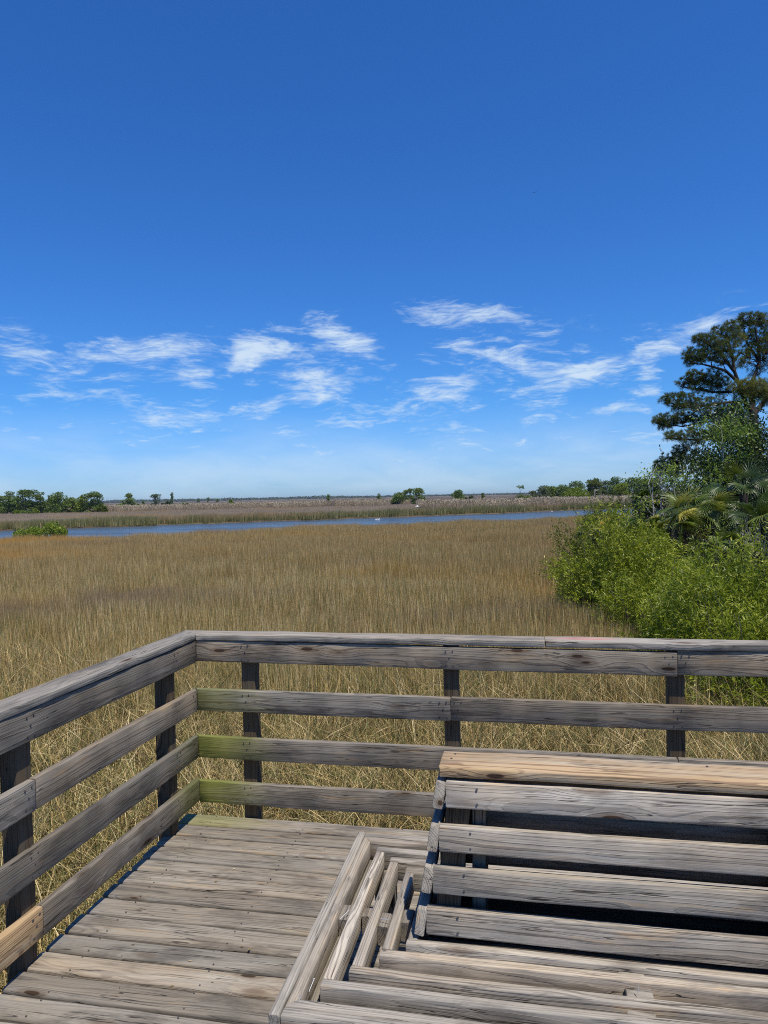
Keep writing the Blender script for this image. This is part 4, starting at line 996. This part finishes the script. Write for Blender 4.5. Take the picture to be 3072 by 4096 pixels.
# saplings and broadleaf trees
def sapling(px, ybase_z, d, ptop, label, mat, seed, stems=4, spread=.8, leaves=2600, bark=PALE, ll=.10, lw=.05, clusters=26, name='sapling', csz=.32, cat='tree', low=.35):
    """stems fan up from one foot; leaf sprays sit round the upper stems; ptop = (px, y) of the crown top"""
    r = np.random.default_rng(4000+seed); base = ground_at(px, d, ybase_z); top = at(ptop[0], ptop[1], d)-base; root = empty(name, tuple(base), label, cat, 'trees behind the thicket')
    paths = []; ends = []
    for i in range(stems):
        e = top+np.array([r.normal()*spread*.6, r.normal()*spread*.6, -abs(r.normal())*top[2]*.16 if i else 0]); P = wander((r.normal()*.12, r.normal()*.12, -.05), e, 9, r, .11)
        paths.append((P, np.linspace(.045, .008, 9)))
        for _ in range(6):
            k_ = r.integers(3, 9); q = P[k_]+np.array([r.normal()*spread*.7, r.normal()*spread*.7, r.uniform(.05, .6)]); paths.append((wander(P[k_], q, 4, r, .15), np.linspace(.014, .004, 4))); ends.append(q)
        ends.append(P[-1])
    v_, f_ = tube(paths, 5); mesh_np('stems', v_, f_, bark, root, smooth=True)
    cl = np.array(ends)[r.integers(0, len(ends), clusters)]+r.normal(size=(clusters, 3))*spread*.22
    cl = cl[cl[:, 2] > top[2]*low]
    n = leaves; ci = r.integers(0, len(cl), n); C_ = cl[ci]+r.normal(size=(n, 3))*np.array([csz, csz, csz*.55]); D_ = rand_dirs(r, n); D_[:, 2] -= .45
    L = ll*r.uniform(.6, 1.3, n); v_, f_ = leaf_arrays(C_, D_, L, L*lw/ll, r)
    tt = np.clip(r.normal(.45, .14, len(cl))[ci]+r.normal(0, .15, n), 0, 1)
    mesh_np('foliage', v_, f_, mat, root, {'tint': np.repeat(tt, 4)}); return root
sapling(2660, ZG, 21.5, (2615, 1895), 'wispy sapling with pale leaning stems at the left of the thicket', SAP, 1, 6, .42, 1500, clusters=22, csz=.20, ll=.085, lw=.042)
sapling(2700, ZG, 22.2, (2690, 1930), 'short wispy sapling with bare pale stems beside the leaning one', SAP, 2, 5, .40, 1100, clusters=16, csz=.18, ll=.085, lw=.042)
sapling(2880, ZG, 24.0, (2880, 1690), 'slender light leaved tree in front of the pine, left one', SAP, 3, 4, .45, 2900, clusters=44, csz=.26, ll=.10, lw=.05, low=.38)
sapling(2905, ZG, 24.6, (2960, 1672), 'slender light leaved tree in front of the pine, middle one', SAP, 4, 4, .50, 2900, clusters=44, csz=.26, ll=.10, lw=.05, low=.38)
sapling(2825, ZG, 25.2, (2815, 1870), 'lower light leaved tree beside the bare pine limb', SAP, 5, 4, .36, 2000, clusters=30, csz=.22, ll=.10, lw=.05, low=.36)
sapling(3010, ZG, 25.8, (3010, 1690), 'dark leaved tree at the right edge under the pine', DRK, 6, 6, .95, 15000, clusters=84, csz=.36, ll=.12, lw=.055, bark=DKB, low=.30)
sapling(3090, ZG, 24.2, (3100, 1760), 'dark leaved tree cut by the right edge', DRK, 7, 6, .95, 14000, clusters=76, csz=.38, ll=.12, lw=.055, bark=DKB, low=.25)
sapling(2960, ZG, 24.0, (2965, 1830), 'dark leafy tree in the middle behind the tall palmetto', DRK, 8, 6, .80, 12000, clusters=66, csz=.36, ll=.11, lw=.05, bark=DKB, low=.25)

# ------------------------------------------------------------------ pine
NEED = leaf_material('pine_needle', [(0, (.035, .065, .018)), (.5, (.11, .145, .03)), (1, (.24, .25, .05))], .2, .55, .4)
PD = 31.0
pb = ground_at(3062, PD, ZG); pine = empty('pine_tree', tuple(pb), 'tall dark pine at the right edge reaching its layered limbs over the marsh', 'tree')
r = np.random.default_rng(77)
def pz(cx_, cy_, dd_=0.0): return at(2500+cx_/2.766, 1200+cy_/2.766, PD+dd_)-pb
paths = []
trunk = [np.array([0, 0, -.1]), pz(1560, 2400), pz(1500, 1900), pz(1440, 1500, .1), pz(1420, 1270, .1)]
paths.append((np.array(trunk), np.array([.26, .24, .22, .20, .18])))
forkR = [pz(1420, 1270, .1), pz(1400, 1080, .2), pz(1420, 880, .3), pz(1490, 680, .5), pz(1470, 480, .4), pz(1440, 300, .3)]
forkL = [pz(1420, 1270, .1), pz(1340, 1150, -.1), pz(1270, 960, -.3), pz(1215, 800, -.4), pz(1190, 640, -.4), pz(1150, 450, -.3)]
forkE = [pz(1420, 1270, .1), pz(1520, 1150, .5), pz(1640, 980, .8), pz(1760, 800, 1.0), pz(1800, 560, 1.0)]
paths += [(np.array(forkR), np.linspace(.14, .03, 6)), (np.array(forkL), np.linspace(.13, .03, 6)), (np.array(forkE), np.linspace(.13, .04, 5))]
LIMB = {
 'a': [pz(1245, 900, -.3), pz(1110, 780, -.6), pz(960, 735, -.9), pz(860, 712, -1.0), pz(730, 700, -1.1)],
 'b': [pz(1215, 980, -.2), pz(1180, 1015, -.2), pz(980, 1020, .3), pz(780, 985, .7), pz(610, 960, 1.0)],
 'c': [pz(1300, 1130, 0), pz(1150, 1130, -.1), pz(900, 1170, -.5), pz(660, 1190, -1.0), pz(450, 1120, -1.3)],
 'd': [pz(1420, 1330, 0), pz(1180, 1345, .2), pz(900, 1345, .5), pz(640, 1400, .8), pz(340, 1360, 1.1)],
 'e': [pz(1440, 1450, 0), pz(1200, 1500, -.3), pz(900, 1540, -.7), pz(640, 1545, -1.1), pz(450, 1530, -1.3)],
 'f': [pz(1460, 1650, .2), pz(1200, 1780, .3), pz(950, 1800, .3), pz(780, 1890, .2), pz(640, 1955, .1), pz(400, 1930, 0)],
 'g': [pz(1210, 790, -.4), pz(1060, 600, -.7), pz(930, 500, -.9), pz(800, 430, -1.0)],
 'h': [pz(1190, 640, -.4), pz(1120, 440, -.2), pz(1130, 320, 0)],
 'i': [pz(1490, 680, .5), pz(1350, 480, .9), pz(1300, 300, 1.1)],
 'j': [pz(1400, 1080, .2), pz(1350, 1000, -.8), pz(1300, 960, -1.6)],
 'k': [pz(1520, 1150, .5), pz(1620, 1050, -.6), pz(1700, 1000, -1.4)],
}
for nm_, pts in LIMB.items():
    P = np.array(pts); n_ = len(P); paths.append((P, np.linspace(.075, .018, n_)))
CLU = [ # centre (crop px), radii (crop px), depth offset, limb, tufts
 (690, 600, 60, 60, -1.1, 'a', 26), (800, 620, 120, 70, -1.0, 'a', 60), (950, 600, 130, 80, -.9, 'a', 60), (740, 680, 90, 50, -1.0, 'a', 34), (1080, 640, 120, 90, -.6, 'a', 50),
 (800, 430, 50, 40, -1.0, 'g', 20), (880, 450, 110, 60, -1.0, 'g', 52), (1000, 500, 120, 80, -.8, 'g', 56), (1120, 520, 120, 90, -.6, 'g', 54), (960, 400, 60, 40, -.8, 'g', 14),
 (1030, 340, 60, 36, -.4, 'h', 20), (1180, 300, 80, 60, -.1, 'h', 44), (1140, 380, 110, 60, -.2, 'h', 44), (1230, 430, 100, 80, .2, 'h', 44),
 (1340, 220, 90, 70, .8, 'i', 56), (1440, 230, 90, 80, .8, 'i', 50), (1540, 230, 90, 80, .9, 'i', 50), (1350, 380, 110, 90, .8, 'i', 50), (1500, 420, 130, 110, .7, 'i', 64), (1640, 380, 130, 150, 1.0, 'i', 64),
 (1330, 620, 70, 90, .5, 'i', 36), (1420, 560, 90, 90, .6, 'i', 36), (1560, 640, 110, 130, .8, 'i', 52), (1700, 700, 120, 200, .9, 'k', 70),
 (660, 920, 90, 60, 1.0, 'b', 40), (780, 880, 130, 80, .8, 'b', 62), (930, 850, 120, 80, .5, 'b', 56), (1040, 900, 120, 90, .2, 'b', 52), (880, 980, 160, 60, .5, 'b', 52), (1100, 1000, 110, 60, .1, 'b', 34), (740, 820, 70, 30, .7, 'b', 16),
 (450, 1110, 60, 50, -1.3, 'c', 26), (560, 1120, 110, 70, -1.1, 'c', 50), (700, 1130, 130, 80, -.8, 'c', 60), (850, 1160, 130, 80, -.5, 'c', 56), (600, 1200, 90, 40, -1.1, 'c', 26), (1000, 1130, 90, 60, -.3, 'c', 28), (620, 1060, 60, 24, -1.0, 'c', 10),
 (370, 1340, 64, 46, 1.1, 'd', 34), (480, 1340, 110, 60, .9, 'd', 60), (640, 1320, 130, 70, .8, 'd', 66), (800, 1300, 130, 70, .6, 'd', 62), (960, 1270, 130, 70, .4, 'd', 60), (1110, 1270, 120, 80, .2, 'd', 56), (440, 1400, 80, 30, 1.0, 'd', 22), (1240, 1240, 100, 80, .1, 'd', 48), (390, 1275, 20, 10, 1.1, 'd', 3), (465, 1275, 20, 10, 1.0, 'd', 3),
 (490, 1510, 60, 40, -1.3, 'e', 24), (600, 1510, 100, 50, -1.1, 'e', 40), (780, 1450, 80, 50, -.9, 'e', 28), (760, 1560, 120, 60, -.8, 'e', 44), (920, 1500, 110, 70, -.7, 'e', 40), (1060, 1480, 120, 80, -.4, 'e', 44),
 (620, 1660, 80, 50, -.1, 'f', 34), (560, 1740, 90, 50, 0, 'f', 40), (720, 1700, 90, 60, .1, 'f', 30), (440, 1820, 110, 70, 0, 'f', 62), (540, 1900, 90, 50, .1, 'f', 44), (390, 1890, 70, 50, 0, 'f', 30), (660, 1800, 90, 40, .1, 'f', 22),
 (1290, 960, 110, 70, -1.6, 'j', 60), (1400, 980, 130, 90, -1.6, 'j', 76), (1520, 980, 130, 90, -1.3, 'k', 76), (1300, 1060, 100, 60, -1.5, 'j', 44), (1560, 1080, 120, 80, -1.2, 'k', 56), (1680, 1000, 120, 120, -1.3, 'k', 60), (1600, 520, 120, 120, .2, 'i', 60), (1250, 700, 90, 60, 0, 'i', 30), (1450, 760, 100, 90, .9, 'i', 40), (1180, 1200, 120, 60, .2, 'd', 40), (1330, 1330, 140, 80, .4, 'd', 60), (1440, 1080, 100, 50, -1.4, 'j', 34),
]
Vn, Fn, Tn = [], [], []; q0 = 0
for (cx_, cy_, rx_, ry_, do, lb, nt) in CLU:
    c = pz(cx_, cy_, do); sx_ = rx_*1.1/2.766/FPX*PD; sz_ = ry_*1.15/2.766/FPX*PD; lp = np.array(LIMB[lb])
    seglen = np.linalg.norm(lp-c, axis=1); near = lp[np.argmin(seglen)]
    hub = near*.35+c*.65; hub[2] = near[2]*.5+c[2]*.5
    paths.append((wander(near, hub, 4, r, .12), np.linspace(.026, .014, 4)))
    tone = np.clip(r.normal(.42, .14)+(.22 if lb in 'jk' else 0), 0, 1)
    for _ in range(int(nt*1.45)):
        u = rand_dirs(r, 1)[0]*r.uniform(.3, 1.0)**.6; p = c+u*np.array([sx_, max(sx_*.8, .35), sz_]); dr = (p-hub); dr /= np.linalg.norm(dr)+1e-6; dr = dr*.7+np.array([0, 0, .55])
        if r.uniform() < .55: paths.append((wander(hub, p, 4, r, .16), np.linspace(.012, .005, 4)))
        n_ = 34; D_ = rand_dirs(r, n_)*.95+dr; L = r.uniform(.12, .20, n_); v_, f_ = leaf_arrays(np.repeat(p[None], n_, 0), D_, L, np.full(n_, .0085), r)
        Vn.append(v_); Fn.append(f_+q0); q0 += len(v_); Tn.append(np.repeat(np.clip(tone+r.normal(0, .1, n_), 0, 1), 4))
mesh_np('needles', np.concatenate(Vn), np.concatenate(Fn), NEED, pine, {'tint': np.concatenate(Tn)})
v_, f_ = tube(paths, 6); mesh_np('trunk', v_, f_, DKB, pine, smooth=True)

# ------------------------------------------------------------------ birds and the white boat
mt, t, b = new_mat('white_paint'); b.inputs['Base Color'].default_value = (.80, .80, .77, 1); b.inputs['Roughness'].default_value = .5; WHT = mt
mt, t, b = new_mat('dark_feathers'); b.inputs['Base Color'].default_value = (.02, .02, .025, 1); b.inputs['Roughness'].default_value = .7; DKF = mt
def loft(secs, name, mat, parent=None):
    """secs: list of (x, y, z, ry, rz) along x"""
    V, F = [], []; n_ = 10
    for (x_, y_, z_, ry_, rz_) in secs:
        for j in range(n_): V.append((x_, y_+ry_*math.cos(2*math.pi*j/n_), z_+rz_*math.sin(2*math.pi*j/n_)))
    for i in range(len(secs)-1):
        for j in range(n_): F.append((i*n_+j, i*n_+(j+1) % n_, (i+1)*n_+(j+1) % n_, (i+1)*n_+j))
    return V, F
def swimmer(px, d, label, a):
    V, F = loft([(-.30, 0, .14, .004, .004), (-.22, 0, .10, .06, .035), (-.08, 0, .08, .11, .085), (.08, 0, .08, .10, .085), (.17, 0, .13, .05, .06), (.19, 0, .22, .03, .035), (.21, 0, .29, .035, .035), (.26, 0, .295, .025, .02), (.31, 0, .285, .006, .006)], 'bird', WHT)
    o = mesh_np('bird', V, F, WHT, smooth=True); q = ground_at(px, d, ZW+.0); o.location = tuple(q); o.rotation_euler = (0, 0, a); tag(o, label, 'bird', 'small white birds on the river')
swimmer(1504, 117, 'left one of two small white birds on the river near the centre', .3)
swimmer(1513, 117, 'right one of two small white birds on the river near the centre', .9)
swimmer(2208, 140, 'lone small white bird on the river toward the right', 2.0)
V, F = loft([(-.20, 0, 0, .01, .005), (-.12, 0, 0, .03, .02), (0, 0, 0, .06, .05), (.12, 0, .01, .045, .04), (.2, 0, .02, .03, .03), (.25, 0, .015, .006, .006)], 'bird', DKF)
n0 = len(V)
for sg in (1, -1):
    for (y_, x0, x1, z_) in ((.04, -.06, .08, .02), (.25, -.06, .09, .07), (.45, -.10, .05, .06), (.62, -.14, -.06, .02)):
        V += [(x0, sg*y_, z_), (x1, sg*y_, z_), (x1, sg*y_, z_-.012), (x0, sg*y_, z_-.012)]
    b0_ = n0 if sg == 1 else n0+16
    for i in range(3):
        for j in range(4): F.append((b0_+4*i+j, b0_+4*i+(j+1) % 4, b0_+4*i+4+(j+1) % 4, b0_+4*i+4+j))
bird = mesh_np('bird', V, F, DKF, smooth=True); bird.scale = (.5, .5, .5); bird.location = tuple(at(2139, 769, 110)); bird.rotation_euler = (0, .1, 1.45); tag(bird, 'tiny dark bird gliding alone high in the blue sky', 'bird')

bt = empty('boat', tuple(ground_at(1686, 176, ZG+.72)), 'low white boat lying stranded in the marsh grass across the river', 'boat')
V = []; n_ = 9
for x_, w_, h_ in ((-1.6, .50, .26), (-1.0, .58, .27), (-.2, .62, .28), (.6, .56, .30), (1.2, .36, .34), (1.65, .04, .40)):
    for (fy_, fz_) in ((-1, 1), (-.92, .45), (-.6, .05), (0, 0), (.6, .05), (.92, .45), (1, 1), (.88, .94), (.5, .25), (0, .18), (-.5, .25), (-.88, .94)): V.append((x_, w_*fy_, h_*fz_))
F = [(i*12+j, i*12+(j+1) % 12, (i+1)*12+(j+1) % 12, (i+1)*12+j) for i in range(5) for j in range(12)]
hull = mesh_np('hull', V, F, WHT, bt, smooth=True)
def small_box(name, c, s, mat, parent):
    V = [(c[0]+s[0]*a, c[1]+s[1]*b2, c[2]+s[2]*c2) for a in (-.5, .5) for b2 in (-.5, .5) for c2 in (-.5, .5)]
    return mesh_np(name, V, [(0, 1, 3, 2), (4, 6, 7, 5), (0, 4, 5, 1), (2, 3, 7, 6), (0, 2, 6, 4), (1, 5, 7, 3)], mat, parent)
small_box('bench_seat', (-.3, 0, .26), (.25, .98, .04), WHT, bt); small_box('bench_seat', (.6, 0, .27), (.22, .9, .04), WHT, bt); small_box('console', (-1.15, .05, .38), (.3, .4, .28), WHT, bt)
bt.rotation_euler = (0, .03, -.15)

# ------------------------------------------------------------------ air
hz = bpy.data.materials.new('haze_air'); hz.use_nodes = True; nt = hz.node_tree; nt.nodes.clear()
out = nt.nodes.new('ShaderNodeOutputMaterial'); pv = nt.nodes.new('ShaderNodeVolumePrincipled'); nt.links.new(pv.outputs[0], out.inputs['Volume'])
pv.inputs['Color'].default_value = (.80, .88, .95, 1); pv.inputs['Density'].default_value = .00009; pv.inputs['Anisotropy'].default_value = .2
o = small_box('haze', (0, 5000, 6.0), (26000, 24000, 22.0), hz, None); o['kind'] = 'stuff'

# leaf crumbs and grit on the deck
r = np.random.default_rng(404); n = 90; C_ = np.column_stack([r.uniform(.05, 1.9, n), r.uniform(-3.0, -.05, n), np.full(n, .004)])
D_ = rand_dirs(r, n); D_[:, 2] *= .12; L = r.uniform(.006, .022, n); v_, f_ = leaf_arrays(C_, D_, L, L*.5, r)
o = mesh_np('leaf_litter', v_, f_, leaf_material('dry_litter', [(0, (.10, .07, .04)), (.7, (.30, .22, .12)), (1, (.65, .60, .5))], .1, .8), None, {'tint': np.repeat(r.uniform(0, 1, n), 4)}); o['kind'] = 'stuff'; o['label'] = 'scattered crumbs of dry leaves on the deck'
